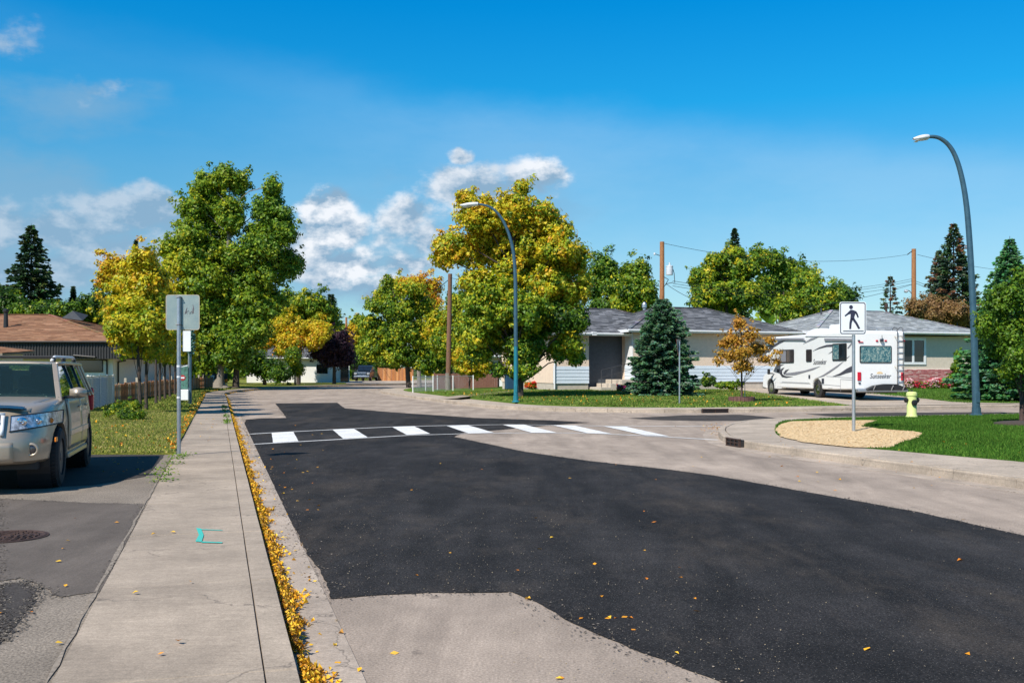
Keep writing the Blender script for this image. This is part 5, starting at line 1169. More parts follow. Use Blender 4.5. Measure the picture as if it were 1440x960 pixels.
# cab (van front)
cabp = [(6.9, .36), (6.9, 1.78), (7.55, 1.80), (8.15, 1.25), (8.95, 1.06), (9.18, .95), (9.22, .40), (8.75, .34), (7.4, .34)]
cab = MB().prism(cabp, lambda a, b, t: Vector((a, -(t + .14 - (.0)), b)), 0, W_ - .28).build('cab_body', 'rv_white', RV)
cut = []
for s0 in (.14, W_ - .14):
    c = MB().lathe([(.44, -.3), (.44, .3)], 24, (8.35, -s0, .40), axis='Y').build('cutter', None); c.parent = RV; cut.append(c)
bpy.context.view_layer.update(); boolean_cut(cab, cut)
mb = cab.modifiers.new('bevel', 'BEVEL'); mb.width = .05; mb.segments = 2; mb.limit_method = 'ANGLE'; mb.angle_limit = R(50)
if not cab.data.materials: cab.data.materials.append(MATS['rv_white'])
MB().prism([(7.1, 1.10), (7.1, 1.66), (7.52, 1.68), (7.98, 1.22)], lambda a, b, t: Vector((a, t, b)), -.145, -.12).build('cab_side_window', 'window_dark', RV)
MB().prism([(7.60, 1.78), (8.13, 1.28), (8.16, 1.30), (7.63, 1.80)], lambda a, b, t: Vector((a, -t, b)), .3, W_ - .3).build('windshield', 'window_dark', RV)
MB().box((9.215, -W_ / 2, .72), (.03, 1.3, .32)).build('grille', 'chrome', RV)
for y in (-.4, -W_ + .4): MB().box((9.20, y, .72), (.04, .28, .26)).build('headlight', 'clear_lens', RV)
MB().box((9.22, -W_ / 2, .42), (.14, W_ - .3, .18)).build('front_bumper', 'chrome', RV, bevel=.03)
for yy in (.14, -W_ - .14): mo = MB().box((7.95, yy, 1.20), (.12, .12, .28)); mo = mo.build('side_mirror', 'black_plastic', RV, bevel=.03); MB().tube([(7.95, yy, 1.12), (7.95, yy - (.25 if yy > 0 else -.25), 1.10)], .03, 6).build('arm', 'black_plastic', mo)
for x, y, s in ((3.35, -.16, 1), (3.35, -W_ + .16, -1), (8.35, -.30, 1), (8.35, -W_ + .30, -1)): wheel(RV, x, y, .40, .24, s, rim='chrome', spokes=8)
MB().box((4.3, -W_ / 2, .42), (8.2, W_ - .5, .28)).build('chassis', 'black_plastic', RV)
MB().box((1.4, -W_ / 2, .42), (.9, W_ - .7, .30)).build('holding_tank', 'black_plastic', RV)
OUT = lambda a, b, t: Vector((a, t, b))
def decal(pts, mat='rv_grey', d=.012, name='swoosh'):
    return MB().prism([rs(*p) for p in pts], OUT, .002, d).build(name, mat, RV)
cA = lambda L_: [(1100 + a / 9.6, 460 + b / 9.6) for a, b in L_]; cB = lambda L_: [(1060 + a / 8, 450 + b / 8) for a, b in L_]
decal(cA([(285, 230), (340, 185), (400, 145), (500, 130), (430, 165), (310, 215)]), 'rv_grey')
decal(cA([(415, 322), (500, 272), (600, 238), (690, 230), (690, 262), (600, 265), (500, 290)]), 'rv_charcoal')
decal(cA([(625, 360), (690, 312), (690, 330)]), 'rv_charcoal')
decal(cA([(20, 600), (40, 618), (130, 612), (300, 585), (440, 545), (520, 525), (420, 575), (300, 610), (180, 645), (60, 645), (25, 630)]), 'rv_grey')
decal(cA([(-10, 600), (10, 640), (60, 660), (150, 665), (60, 682), (0, 670), (-25, 630)]), 'rv_charcoal')
decal(cA([(470, 685), (560, 640), (680, 560), (800, 480), (830, 465), (760, 530), (650, 610), (560, 662)]), 'rv_grey')
decal(cA([(680, 664), (780, 622), (870, 560), (985, 500), (985, 590), (860, 622), (780, 652)]), 'rv_charcoal')
decal(cA([(880, 280), (940, 205), (975, 185), (955, 215), (895, 290)]), 'rv_grey'); decal(cA([(870, 415), (915, 385), (885, 418)]), 'rv_grey')
decal(cB([(125, 365), (200, 290), (290, 240), (375, 226), (300, 262), (230, 305), (180, 362)]), 'rv_charcoal')
decal(cB([(240, 545), (290, 505), (345, 495), (290, 525)]), 'rv_charcoal'); decal(cB([(290, 580), (315, 545), (348, 532), (322, 570), (322, 600), (350, 640), (318, 625), (298, 608)]), 'rv_charcoal'); decal(cB([(335, 600), (360, 562), (400, 550), (365, 590), (350, 612)]), 'rv_charcoal')
decal(cB([(187, 662), (215, 618), (242, 600), (215, 640)]), 'rv_charcoal')
# awning housings
for L_ in ([(0, 147), (300, 147), (320, 184), (300, 182), (280, 174), (0, 170)], [(582, 150), (975, 156), (975, 186), (585, 186)]):
    MB().prism([rs(*p) for p in cA(L_)], OUT, .003, .06).build('awning', 'rv_grey', RV, bevel=.01)
MB().prism([rs(*p) for p in cB([(230, 205), (560, 207), (590, 232), (240, 230)])], OUT, .003, .05).build('awning', 'rv_grey', RV, bevel=.01)
MB().prism([rs(*p) for p in cA([(320, 120), (975, 128), (975, 133), (320, 127)])], OUT, .003, .02).build('roof_moulding', 'rv_grey', RV)
def rvwin(fn, u0, v0, u1, v1, out, glass='window_bronze', curtain=None, mull=True):
    a0, z0 = fn(u0, v1); a1, z1 = fn(u1, v0); c = ((a0 + a1) / 2, (z0 + z1) / 2); w, h = abs(a1 - a0), abs(z1 - z0)
    pts = [(a + c[0], b + c[1]) for a, b in roundrect(w, h, .06)]; o = MB().prism(pts, out, .004, .028).build('window', 'black_plastic', RV)
    pts = [(a + c[0], b + c[1]) for a, b in roundrect(w - .08, h - .08, .04)]; MB().prism(pts, out, .022, .034).build('pane', glass, o)
    if curtain: 
        s = 1 if a1 < a0 else -1
        pts = [(c[0] + s * w * .24 + a, c[1] + b) for a, b in roundrect(w * .42, h - .12, .03)]; MB().prism(pts, out, .034, .037).build('curtain_panel', curtain, o)
    if mull: MB().prism([(c[0] - .015, c[1] - h / 2 + .05), (c[0] + .015, c[1] - h / 2 + .05), (c[0] + .015, c[1] + h / 2 - .05), (c[0] - .015, c[1] + h / 2 - .05)], out, .03, .040).build('mullion', 'black_plastic', o)
    return o
rvwin(rs, 1078.3, 476.6, 1088.5, 487.5, OUT, curtain='curtain_glass'); rvwin(rs, 1097, 491, 1117, 510.3, OUT, curtain='rv_grey'); rvwin(rs, 1134.3, 491, 1142, 508.5, OUT, mull=False)
rvwin(rs, 1171.2, 482.3, 1191, 507.2, OUT, curtain='curtain_glass', glass='window_dark')
REAR = lambda a, b, t: Vector((-t, -a, b))
rvwin(rr, 1208.7, 486.3, 1253.4, 510.2, REAR, glass='curtain_glass', mull=False)
# lettering
Ms = lambda fn, u, v, rot, off: Matrix.Translation(off(*fn(u, v))) @ rot
rotS = Matrix(((-1, 0, 0), (0, 0, 1), (0, 1, 0))).to_4x4(); rotR = Matrix(((0, 0, -1), (-1, 0, 0), (0, 1, 0))).to_4x4()
text_mesh('lettering', 'Sunseeker', .36, 'rv_dark', RV, Ms(rs, 1152.8, 509, rotS, lambda a, b: Vector((a, .006, b))), shear=.25, sx=.80)
text_mesh('lettering', 'Sunseeker', .30, 'rv_dark', RV, Ms(rr, 1237.5, 528.8, rotR, lambda a, b: Vector((-.006, -a, b))), shear=.3, sx=.80)
sun_r, sun_z = rr(1237, 525.5); MB().prism([(sun_r + .15 * math.cos(a), sun_z + .1 * math.sin(a)) for a in [math.pi * k / 10 for k in range(11)]], REAR, .002, .006).build('sun_emblem', 'straw', RV)
# rear lights, ladder, bumper
for u0, u1, v0, v1, mt in ((1205.6, 1210.4, 523, 534.8, 'red_lens'), (1266.6, 1270.6, 523.6, 534.6, 'red_lens'), (1231.3, 1234.2, 478, 480, 'red_lens'), (1243.6, 1246.6, 478, 480, 'red_lens'), (1269, 1271.8, 478, 480.3, 'red_lens'), (1206, 1209, 478, 479.6, 'rv_dark'), (1207, 1213.5, 480.4, 481.6, 'red_lens'), (1207, 1210, 537.5, 539.5, 'rv_dark')):
    a0, z0 = rr(u0, v1); a1, z1 = rr(u1, v0); MB().box((-.02, -(a0 + a1) / 2, (z0 + z1) / 2), (.04, abs(a1 - a0), abs(z1 - z0))).build('tail_light' if mt == 'red_lens' else 'badge', mt, RV, bevel=.008)
a0, z0 = rr(1238.8, 478.3); cm_ = MB().box((-.06, -a0, z0), (.12, .14, .12)).build('reversing_camera', 'rv_dark', RV, bevel=.02); MB().tube([(-.08, -a0, z0), (-.08, -a0, z0 + .22)], .012, 5).build('aerial', 'rv_dark', cm_)
la, zl0 = rr(1259.5, 543); lb, _ = rr(1267.5, 543); lad = thing('tmp', (0, 0, 0)); bpy.data.objects.remove(lad)
lo = MB(); 
for a in (la, lb): lo.tube([(.35, -a, top + .02), (.1, -a, top + .16), (-.1, -a, top + .1), (-.13, -a, top - .2), (-.13, -a, zl0)], .016, 8)
lo = lo.build('ladder', 'steel_dark', RV, smooth=True)
for k in range(9): z = zl0 + .12 + k * .255; MB().tube([(-.13, -la, z), (-.13, -lb, z)], .015, 6).build('rung', 'steel_dark', lo)
for z in (1.35, 2.65):
    for a in (la - .06, lb + .0): MB().tube([(0, -a, z + .1), (-.13, -a - .03, z)], .013, 6).build('standoff', 'fence_pale_wood', lo)
r0, zb0 = rr(1203.5, 549.5); r1, _ = rr(1277, 549.5)
MB().box((-.14, -W_ / 2, zb0 + .02), (.24, W_ + .02, .13)).build('rear_bumper', 'galvanised', RV, bevel=.03)
tc_ = MB(); tc_.prism([(rr(*p)[0], rr(*p)[1] + .07) for p in [(1213, 549.5), (1225, 544), (1240, 541.8), (1255, 542), (1265, 545.5), (1272, 549), (1268, 550.5), (1214, 551)]], REAR, .05, .34); tc_.build('bicycle_rack', 'black_plastic', RV, bevel=.04)
for q in (1222, 1247, 1263): p = rr(q, 547.5); MB().tube([(-.30, -p[0], p[1] - .05), (-.42, -p[0] - .05, p[1] + .18)], .02, 6).build('rack_strap', 'galvanised', RV)
for q in (1228, 1243, 1256): p = rr(q, 553.5); MB().box((-.12, -p[0], .52), (.3, .16, .16)).build('hitch_part', 'black_plastic', RV, bevel=.02)
# skirt lines, compartment doors
def hline(pts, w=.014, mat='rv_grey'): 
    P_ = [Vector((rs(*p)[0], .006, rs(*p)[1])) for p in pts]; MB().tube(P_, w / 2, 4).build('panel_seam', mat, RV)
for L_ in ([(500, 768), (790, 792)], [(600, 660), (975, 685)], [(790, 700), (790, 870)], [(790, 700), (975, 712)], [(0, 735), (370, 752)], [(620, 820), (680, 822)], [(50, 815), (135, 822)], [(215, 828), (310, 838)], [(500, 700), (500, 860)]): hline(cA(L_))
hline(cB([(250, 700), (640, 715)])); hline(cB([(250, 695), (250, 770)]))
for u0, u1, v0, v1 in ((1137.5, 1139.6, 527, 532), (1156, 1159, 532, 539)):
    a0, z0 = rs(u0, v1); a1, z1 = rs(u1, v0); MB().box(((a0 + a1) / 2, .01, (z0 + z1) / 2), (abs(a1 - a0), .02, abs(z1 - z0))).build('vent', 'rv_dark', RV)
for q in (1137, 1148): a0, z0 = rs(q, 546 if q > 1140 else 543); 
# roof: air conditioner, pods
MB().grid(lambda a, b: Vector((LG(4.5, 5.7, a), -W_ / 2 + (b - .5) * 1.1, top + .30 * (1 - abs(2 * a - 1) ** 4) * (1 - abs(2 * b - 1) ** 4))), 12, 10).build('roof_pod', 'rv_white', RV, smooth=True)
MB().box((3.1, -W_ / 2, top + .22), (1.15, .8, .38)).build('air_conditioner', 'rv_white', RV, bevel=.09)
MB().box((.55, -.35, top + .10), (.4, .4, .2)).build('roof_vent', 'black_plastic', RV, bevel=.04); MB().tube([(.3, -.3, top + .12), (.3, -W_ + .4, top + .12)], .03, 6).build('roof_rail', 'galvanised', RV)
for y in (-.4, -1.2, -W_ + .45): MB().tube([(.3, y, top - .02), (.3, y, top + .12)], .02, 6).build('rail_post', 'galvanised', RV)
# ---------------------------------------------------------------- pickup at the bend
TR = thing('pickup_truck', (at(510, 538, 124).x, 124, .14), R(-94), 'dark pickup truck with big chrome grille parked by the cedar fence at the road bend', 'pickup truck')
tb = [(0, .45), (0, 1.02), (.15, 1.14), (1.15, 1.20), (5.6, 1.22), (5.6, .5), (4.9, .45)]
MB().prism(tb, lambda a, b, t: Vector((-a + .5, t, b)), -.98, .98).build('body', 'truck_paint', TR, bevel=.07)
cb = [(1.2, 1.2), (1.75, 1.85), (2.0, 1.92), (3.4, 1.90), (3.75, 1.2)]
MB().prism(cb, lambda a, b, t: Vector((-a + .5, t * (1 - .10 * (b - 1.2) / .7), b)), -.92, .92).build('cab', 'truck_paint', TR, bevel=.06)
MB().prism([(1.22, 1.24), (1.72, 1.82), (1.69, 1.85), (1.18, 1.26)], lambda a, b, t: Vector((-a + .5, t, b)), -.78, .78).build('windshield', 'window_dark', TR)
MB().box((.52, 0, .86), (.06, 1.05, .42)).build('grille', 'chrome', TR, bevel=.03)
for k in range(3): MB().box((.56, 0, .72 + .13 * k), (.03, .95, .03)).build('grille_bar', 'steel_dark', TR)
for s in (-1, 1):
    MB().box((.50, s * .78, .92), (.07, .32, .26)).build('headlight', 'clear_lens', TR, bevel=.02); mo = MB().box((-1.0, s * 1.12, 1.35), (.12, .22, .26)).build('side_mirror', 'black_plastic', TR, bevel=.03)
    for x in (-.45, -4.1): wheel(TR, x, s * .86, .39, .25, s)
    MB().box((-2.0, s * .885, 1.52), (1.4, .03, .42)).build('side_window', 'window_dark', TR)
MB().box((.60, 0, .55), (.16, 1.9, .2)).build('bumper', 'chrome', TR, bevel=.04)
# ================================================================ TREES AND PLANTS
PAL = np.array([(.022, .062, .010), (.055, .14, .014), (.14, .27, .018), (.33, .41, .020), (.62, .54, .022), (.74, .50, .020), (.68, .30, .02), (.46, .14, .02)])
def pal(t, P_=PAL):
    t = np.clip(t, 0, 1) * (len(P_) - 1); i = np.minimum(t.astype(int), len(P_) - 2); f = (t - i)[:, None]; return P_[i] * (1 - f) + P_[i + 1] * f
def unit(n): v = rng.normal(size=(n, 3)); return v / np.linalg.norm(v, axis=1)[:, None]
def leaf_quads(C, Nrm, s, asp=.62, fold=0):
    k = len(C); a = np.cross(Nrm, unit(k)); a /= (np.linalg.norm(a, axis=1)[:, None] + 1e-9); b = np.cross(Nrm, a); s = s[:, None]
    V = np.stack([C - a * s * .5, C + b * s * .5 * asp + Nrm * s * .06, C + a * s * .5, C - b * s * .5 * asp + Nrm * s * .06], 1); return V.reshape(-1, 3)
def make_crown(parent, lobes, n, leaf, clump=.55, tadd=0.0, mat='leaf', name='crown', palette=PAL, jit=.09, cj=.10, flat_=.85, per=70, outer=.5, asp=.62, gap=0.0):
    """lobes: (cx,cy,cz, rx,ry,rz, tint) in tree coordinates"""
    L_ = np.array([l[:7] for l in lobes], float); L_[:, 3:6] *= 1.1; n = int(n * 2.3); leaf *= .92; L_[:, 6] += tadd; area = L_[:, 3] * L_[:, 5]; nc = np.maximum(3, (n / per * area / area.sum())).astype(int)
    cc = []; ct = []; co = []
    for l, k in zip(L_, nc):
        d = unit(k); r = rng.uniform(0, 1, k) ** outer; p = l[:3] + d * r[:, None] * np.maximum(.05, l[3:6] - clump * .7); cc.append(p); ct.append(l[6] + rng.normal(0, cj, k)); co.append(d)
    cc = np.concatenate(cc); ct = np.concatenate(ct); co = np.concatenate(co); K = len(cc)
    spr = rng.random(K) < .16; cc[spr] += co[spr] * clump * rng.uniform(.4, 1.3, (spr.sum(), 1)) + np.array([0, 0, .25]) * clump; crad = clump * rng.uniform(.42, 1.05, K); crad[spr] *= .6; m = rng.poisson(per * 1.25 * (crad / clump) ** 1.6, K) + 4
    idx = np.repeat(np.arange(K), m); N = len(idx); d = unit(N); d[:, 2] *= flat_
    pos = cc[idx] + d * (rng.uniform(0, 1, N) ** .5 * crad[idx])[:, None]; pos[:, 2] -= rng.uniform(0, .12, N) * crad[idx]
    nr = d * .7 + co[idx] * .5 + np.array([0, 0, .45]) + unit(N) * .75; nr /= np.linalg.norm(nr, axis=1)[:, None]
    s = leaf * rng.uniform(.6, 1.35, N); col = pal(ct[idx] + rng.normal(0, jit, N), palette) * rng.uniform(.72, 1.22, (N, 1))
    a_ = np.cross(nr, unit(N)); a_ /= (np.linalg.norm(a_, axis=1)[:, None] + 1e-9); b_ = np.cross(nr, a_); s = s[:, None]
    V = np.stack([pos - a_ * s * .5, pos + a_ * s * .3 + b_ * s * .62 * asp, pos + a_ * s * .45 - b_ * s * .62 * asp], 1).reshape(-1, 3); return np_mesh(name, V, 3, mat, parent, cols=col), cc
def make_trunk(parent, base_pts, r0, lobes, bark_, cc=None, twigs=60, name='trunk', flare=1.5, limb_r=.2):
    m = MB(); pts = [Vector(p) for p in base_pts]; n = len(pts); rs = [r0 * (1 - .62 * i / (n - 1)) for i in range(n)]; rs[0] *= flare
    P_ = [pts[0]] + [pts[0].lerp(pts[1], .12)] + pts[1:]; Rr = [rs[0], r0] + rs[1:]; m.tube(P_, Rr, 12)
    H = pts[-1].z
    for l in lobes:
        c = Vector(l[:3]); 
        k = max(1, min(n - 1, int(clamp(((c.z - l[5] * .8) - pts[1].z) / max(.1, H - pts[1].z)) * (n - 1)) + 0)); s0 = pts[k] if k < n else pts[-1]
        if c.z < s0.z + .2: s0 = pts[max(1, k - 1)]
        mid = s0.lerp(c, .5) + Vector((random.uniform(-.2, .2), random.uniform(-.2, .2), .25 * (c - s0).length * .4)); r_ = r0 * limb_r
        m.tube([s0, s0.lerp(mid, .5) + Vector((0, 0, -.05)), mid, c], [r_, r_ * .8, r_ * .6, r_ * .35], 7)
        for _ in range(3): e = c + Vector((random.uniform(-1, 1) * l[3], random.uniform(-1, 1) * l[4], random.uniform(-.2, 1) * l[5])) * .65; m.tube([mid.lerp(c, random.uniform(.3, 1)), c.lerp(e, .6) + Vector((0, 0, .1)), e], [r_ * .35, r_ * .22, r_ * .08], 5)
    return m.build(name, bark_, parent, auto=60)
def tree(name, label, ub, Y, zb, lobes_px, n, leaf, r0, bark_='bark_dark', group=None, clump=.55, spread=1.0, ry=1.0, trunk_top=None, trunk_px=None, cat='tree', extra_trunks=(), **kw):
    base = Vector(((ub - 720) / 1440 * Y, Y, zb)); T_ = thing(name, base, 0, label, cat, group); lobes = []
    for (u, v, ru, rv, t) in lobes_px:
        w = Y / 1440; dy = random.uniform(-1, 1) * spread * (ru + rv) / 2 * w * .9; c = at(u, v, Y + dy) - base; lobes.append((c.x, c.y, c.z, ru * w, (ru + rv) / 2 * w * ry, rv * w, t))
    cr, cc = make_crown(T_, lobes, n, leaf, clump, **kw)
    if trunk_px: tp = [Vector((0, 0, -.15))] + [Vector(((at(u, v, Y) - base).x, 0, (at(u, v, Y) - base).z)) for u, v in trunk_px]
    else:
        zt = trunk_top or (max(l[2] for l in lobes) * .8); zz = [-.15, .25 * zt, .5 * zt, .75 * zt, zt]; xm = np.mean([l[0] for l in lobes]); tp = [Vector((xm * clamp(z / zt) ** 1.5, 0, z)) for z in zz]
    make_trunk(T_, tp, r0, lobes, bark_)
    for e in extra_trunks: make_trunk(T_, [Vector(((at(u, v, Y) - base).x, .3, (at(u, v, Y) - base).z)) for u, v in e[0]], e[1], [], e[2], flare=1.3)
    return T_
# --- the large yellowing ash behind the teal lamp
tree('ash_tree', 'large broad tree turning yellow at the top and green below, behind the teal street lamp', 729, 47.5, .22,
     [(672, 300, 38, 34, .56), (655, 278, 18, 16, .55), (735, 265, 16, 18, .56), (720, 298, 38, 30, .56), (762, 302, 30, 28, .54), (640, 350, 36, 30, .58), (625, 362, 20, 16, .60), (690, 350, 45, 38, .56), (745, 345, 45, 38, .53), (785, 350, 30, 26, .50), (812, 365, 26, 28, .52), (805, 408, 32, 34, .55), (770, 400, 36, 30, .50),
      (668, 395, 26, 26, .50), (700, 410, 40, 30, .42), (740, 435, 40, 34, .30), (682, 440, 36, 32, .34), (672, 470, 28, 26, .36), (700, 475, 40, 30, .32), (672, 500, 26, 18, .34), (735, 490, 36, 32, .26), (735, 520, 22, 16, .30), (785, 445, 30, 28, .16), (812, 448, 22, 22, .18), (800, 478, 26, 26, .44), (782, 492, 18, 22, .40), (810, 500, 14, 14, .38), (703, 520, 14, 12, .3), (705, 325, 45, 34, .56), (725, 380, 48, 34, .50), (785, 325, 26, 24, .52), (790, 372, 40, 34, .52), (755, 420, 42, 32, .40), (690, 440, 44, 30, .36), (668, 420, 24, 22, .42), (745, 460, 40, 30, .28), (622, 345, 18, 18, .56)],
     80000, .17, .24, 'bark_dark', clump=.46, tadd=.0, trunk_px=[(730, 540), (729, 500), (726, 440), (722, 380), (722, 320)], per=60, spread=1.2)
# --- tall poplar on the left
tree('poplar_tree', 'tallest tree, green poplar with split crown and pale limbs left of the road', 309, 76, .12,
     [(318, 250, 24, 24, .27), (290, 262, 28, 28, .28), (338, 258, 18, 22, .28), (270, 290, 24, 24, .29), (305, 300, 40, 34, .28), (383, 262, 15, 22, .26), (380, 295, 30, 30, .19), (398, 320, 26, 30, .22), (268, 330, 28, 26, .29), (300, 345, 36, 32, .28), (240, 348, 24, 18, .34), (258, 375, 34, 26, .38),
      (370, 345, 38, 34, .24), (405, 370, 28, 26, .22), (372, 385, 34, 28, .26), (330, 390, 34, 30, .26), (290, 395, 34, 30, .30), (260, 415, 32, 26, .40), (300, 430, 38, 30, .27), (345, 430, 36, 30, .27), (385, 420, 26, 18, .28), (310, 470, 40, 30, .26), (350, 465, 36, 28, .24), (285, 480, 24, 26, .30), (335, 500, 26, 20, .22), (290, 510, 16, 16, .28), (325, 300, 24, 32, .28), (366, 330, 26, 28, .24), (335, 362, 30, 24, .26), (322, 440, 30, 28, .26), (305, 460, 34, 28, .27), (330, 480, 30, 24, .24), (310, 500, 26, 18, .26), (300, 370, 34, 28, .28), (365, 430, 34, 26, .26), (275, 440, 28, 26, .32), (275, 360, 30, 26, .30), (352, 405, 36, 30, .26)],
     88000, .25, .26, 'bark_pale', clump=.68, tadd=.06, trunk_px=[(310, 520), (313, 470), (317, 400), (322, 330), (324, 290)], per=58, jit=.07, cj=.05,
     extra_trunks=[([(309, 545), (309, 515), (306, 470), (300, 390), (295, 320)], .24, 'bark_pale'), ([(330, 546), (331, 520), (345, 450), (365, 370)], .26, 'bark_dark'), ([(309, 548), (306, 538), (309, 530)], .6, 'bark_pale')])
# --- row of young yellow trees on the left lawn
rows = [(197.5, 31.4), (205.5, 35.2), (219.5, 40.6), (225, 44.0), (232, 47.7), (239, 50.8), (246, 55.0), (252, 60.0), (262, 66)]
lab = ['nearest young yellow tree of the lawn row, beside the wild bush', 'second young yellow tree of the row counted from the parked car', 'third young tree of the yellow row, thin dark trunk before the picket fence', 'fourth young yellow tree along the picket fence', 'fifth young yellow tree along the picket fence', 'sixth young yellow tree of the receding row', 'seventh young yellow tree of the receding row', 'eighth young yellow tree, just left of the square sign', 'farthest young yellow tree of the row near the poplar']
for i, (u, Y) in enumerate(rows):
    s = 31.4 / Y; b = 520 + 1.35 * 1440 / Y; hgt = 5.2 if i else 5.4
    def q(du, z, ru, rz, t): return (u + du * s, 520 - (z - 1.5) * 1440 / Y, ru * s, rz * 1440 / Y, t)
    lob = [q(0, 2.3, 36, .5, .46), q(-16, 2.9, 34, .6, .50), q(16, 2.9, 34, .6, .48), q(0, 3.6, 40, .65, .54), q(-14, 4.2, 30, .55, .58), q(14, 4.2, 30, .55, .56), q(0, hgt - .5, 24, .5, .60)]
    if i == 0: lob += [(168, 470, 18, 20, .60), (172, 440, 20, 24, .58), (160, 425, 14, 14, .62)]
    tree('young_tree', lab[i], u, Y, .15, lob, 15000 if i < 3 else 9000, .125 if i < 3 else .15, .062, 'bark_dark', 'young trees along the picket fence', clump=.34, trunk_top=3.6, per=55, cj=.07)
tree('poplar_tree', 'orange yellow aspen standing left above the young tree row, by the small dark spruce', 172, 78, 0, [(160, 375, 24, 20, .70), (185, 385, 24, 24, .62), (150, 398, 18, 16, .66), (205, 370, 20, 18, .60), (200, 405, 34, 26, .56), (228, 395, 20, 26, .50), (180, 440, 40, 40, .50), (225, 440, 34, 40, .46), (240, 480, 30, 40, .46), (250, 515, 24, 14, .4)], 30000, .24, .2, clump=.6, per=55)
# --- conifers
def spruce(name, label, u, Y, zb, vtop, half_px, cols, dens=1.0, droop=.25, z0=.3, group=None, tier=.36, tuft=.26, pw=.85, wide_top=0, ub=None, nb=9, cat='tree', full=.35):
    base = Vector(((u - 720) / 1440 * Y, Y, zb)); H = at(u, vtop, Y).z - zb; Rm = half_px * Y / 1440; T_ = thing(name, base, 0, label, cat, group)
    MB().tube([(0, 0, -.1), (0, 0, H * .5), (0, 0, H)], [H * .016 + .04, H * .010 + .02, .01], 8).build('trunk', 'bark_dark', T_)
    C = []; A = []; S = []; Cl = []; br = MB(); z = z0; lev = 0
    while z < H - .12:
        f = 1 - (z - z0) / (H - z0); r = Rm * (f ** pw) * random.uniform(.8, 1.1) + .05; k = max(4, int(nb * (.5 + .6 * f))); ph = random.random() * 6.28
        for b in range(k):
            a = ph + 2 * math.pi * b / k + random.uniform(-.25, .25); L_ = r * random.uniform(.72, 1.12); n_ = max(4, int(L_ / (tuft * .30) * dens)); dr_ = droop * random.uniform(.7, 1.3); bc = random.choice(cols)
            dx, dy = math.cos(a), math.sin(a)
            P_ = lambda t: Vector((dx * L_ * t, dy * L_ * t, z - dr_ * L_ * t + .55 * dr_ * L_ * t * t * 1.3 + .02))
            br.tube([P_(0), P_(.5), P_(.95)], [.02 + .006 * L_, .012 + .003 * L_, .005], 4, cap=False)
            for i in range(n_):
                t = (full + (1 - full) * (i + random.random()) / n_) if True else 0; p = P_(t); wdt = L_ * .26 * (1.15 - t) + .03
                for sgn in (-1, 1, 0):
                    off = wdt * random.uniform(.3, 1) * sgn; q_ = p + Vector((-dy * off, dx * off, random.uniform(-.34, .12) * tuft * 1.3)); C.append(q_)
                    d = Vector((dx - dy * sgn * .8, dy + dx * sgn * .8, random.uniform(-.45, .25))); A.append(d.normalized()); S.append(tuft * random.uniform(.6, 1.25) * (.65 + .35 * f)); Cl.append(tuple(x * random.uniform(.7, 1.3) for x in bc))
        z += tier * .72 * (.45 + .55 * f) * random.uniform(.8, 1.2); lev += 1
    C = np.array([tuple(x) for x in C]); A = np.array([tuple(x) for x in A]); S = np.array(S)[:, None]; Cl = np.array(Cl); k = len(C)
    up = np.array([0, 0, 1.0]) + unit(k) * .55; B = np.cross(A, up); B /= np.linalg.norm(B, axis=1)[:, None]; Nn = np.cross(B, A)
    V = np.stack([C - A * S * .4, C + B * S * .26 - Nn * S * .05, C + A * S * .6, C - B * S * .26 - Nn * S * .05], 1)
    C2 = C + Nn * S * .04; V2 = np.stack([C2 - A * S * .35, C2 + Nn * S * .22, C2 + A * S * .5, C2 - Nn * S * .22], 1)
    np_mesh('crown', np.concatenate([V, V2]).reshape(-1, 3), 4, 'needle', T_, cols=np.concatenate([Cl, Cl])); br.build('branches', 'bark_dark', T_, kind='stuff'); return T_
DG = [(.045, .095, .040), (.06, .125, .045), (.085, .15, .05), (.035, .07, .036)]; BG = [(.12, .24, .14), (.10, .21, .11), (.155, .28, .17), (.09, .20, .085), (.065, .15, .075)]; BR = [(.075, .13, .07), (.11, .13, .06), (.24, .12, .06), (.09, .145, .085)]
spruce('spruce_tree', 'big dark spruce with layered branches above the brown roof at the far left', 44, 88, 0, 314, 92, DG + [(.08, .11, .03)], dens=1.3, droop=.34, tier=.9, tuft=.58, pw=.80, nb=11, full=.2)
spruce('spruce_tree', 'dark narrow spruce right of the big layered spruce on the left', 103, 92, 0, 402, 22, DG, tier=.55, tuft=.5)
spruce('spruce_tree', 'small dark spruce tip showing above the orange aspen crown', 191, 100, 0, 336, 20, DG, tier=.6, tuft=.5, pw=.8)
spruce('spruce_tree', 'slim distant dark spruce above the olive trees at the road bend', 466, 140, 0, 413, 14, DG, tier=.9, tuft=.8, pw=.35)
spruce('blue_spruce', 'dense blue green spruce in front of the charcoal roofed bungalow', 932, 50, .30, 417, 56, BG, dens=1.45, droop=.16, z0=.12, tier=.26, tuft=.22, pw=.52, nb=13, full=.25)
spruce('spruce_tree', 'dark spruce tip standing above the leafy trees behind the charcoal roof', 1033, 95, 0, 320, 34, DG, tier=.6, tuft=.5, pw=.7)
spruce('spruce_tree', 'sparse dark spruce left of the far utility pole', 1252, 110, 0, 386, 40, BR, tier=1.1, tuft=.5, droop=.12, nb=7, pw=.75, full=.4, dens=.7)
spruce('spruce_tree', 'brownish coned spruce, left one of the close pair by the tall lamp', 1321, 112, 0, 348, 54, BR, tier=.9, tuft=.55, pw=.8, nb=9)
spruce('spruce_tree', 'taller spruce with brown cones, right one of the close pair behind the tall lamp', 1341, 104, 0, 312, 74, BR + DG, tier=.85, tuft=.6, pw=.82, droop=.30, nb=11)
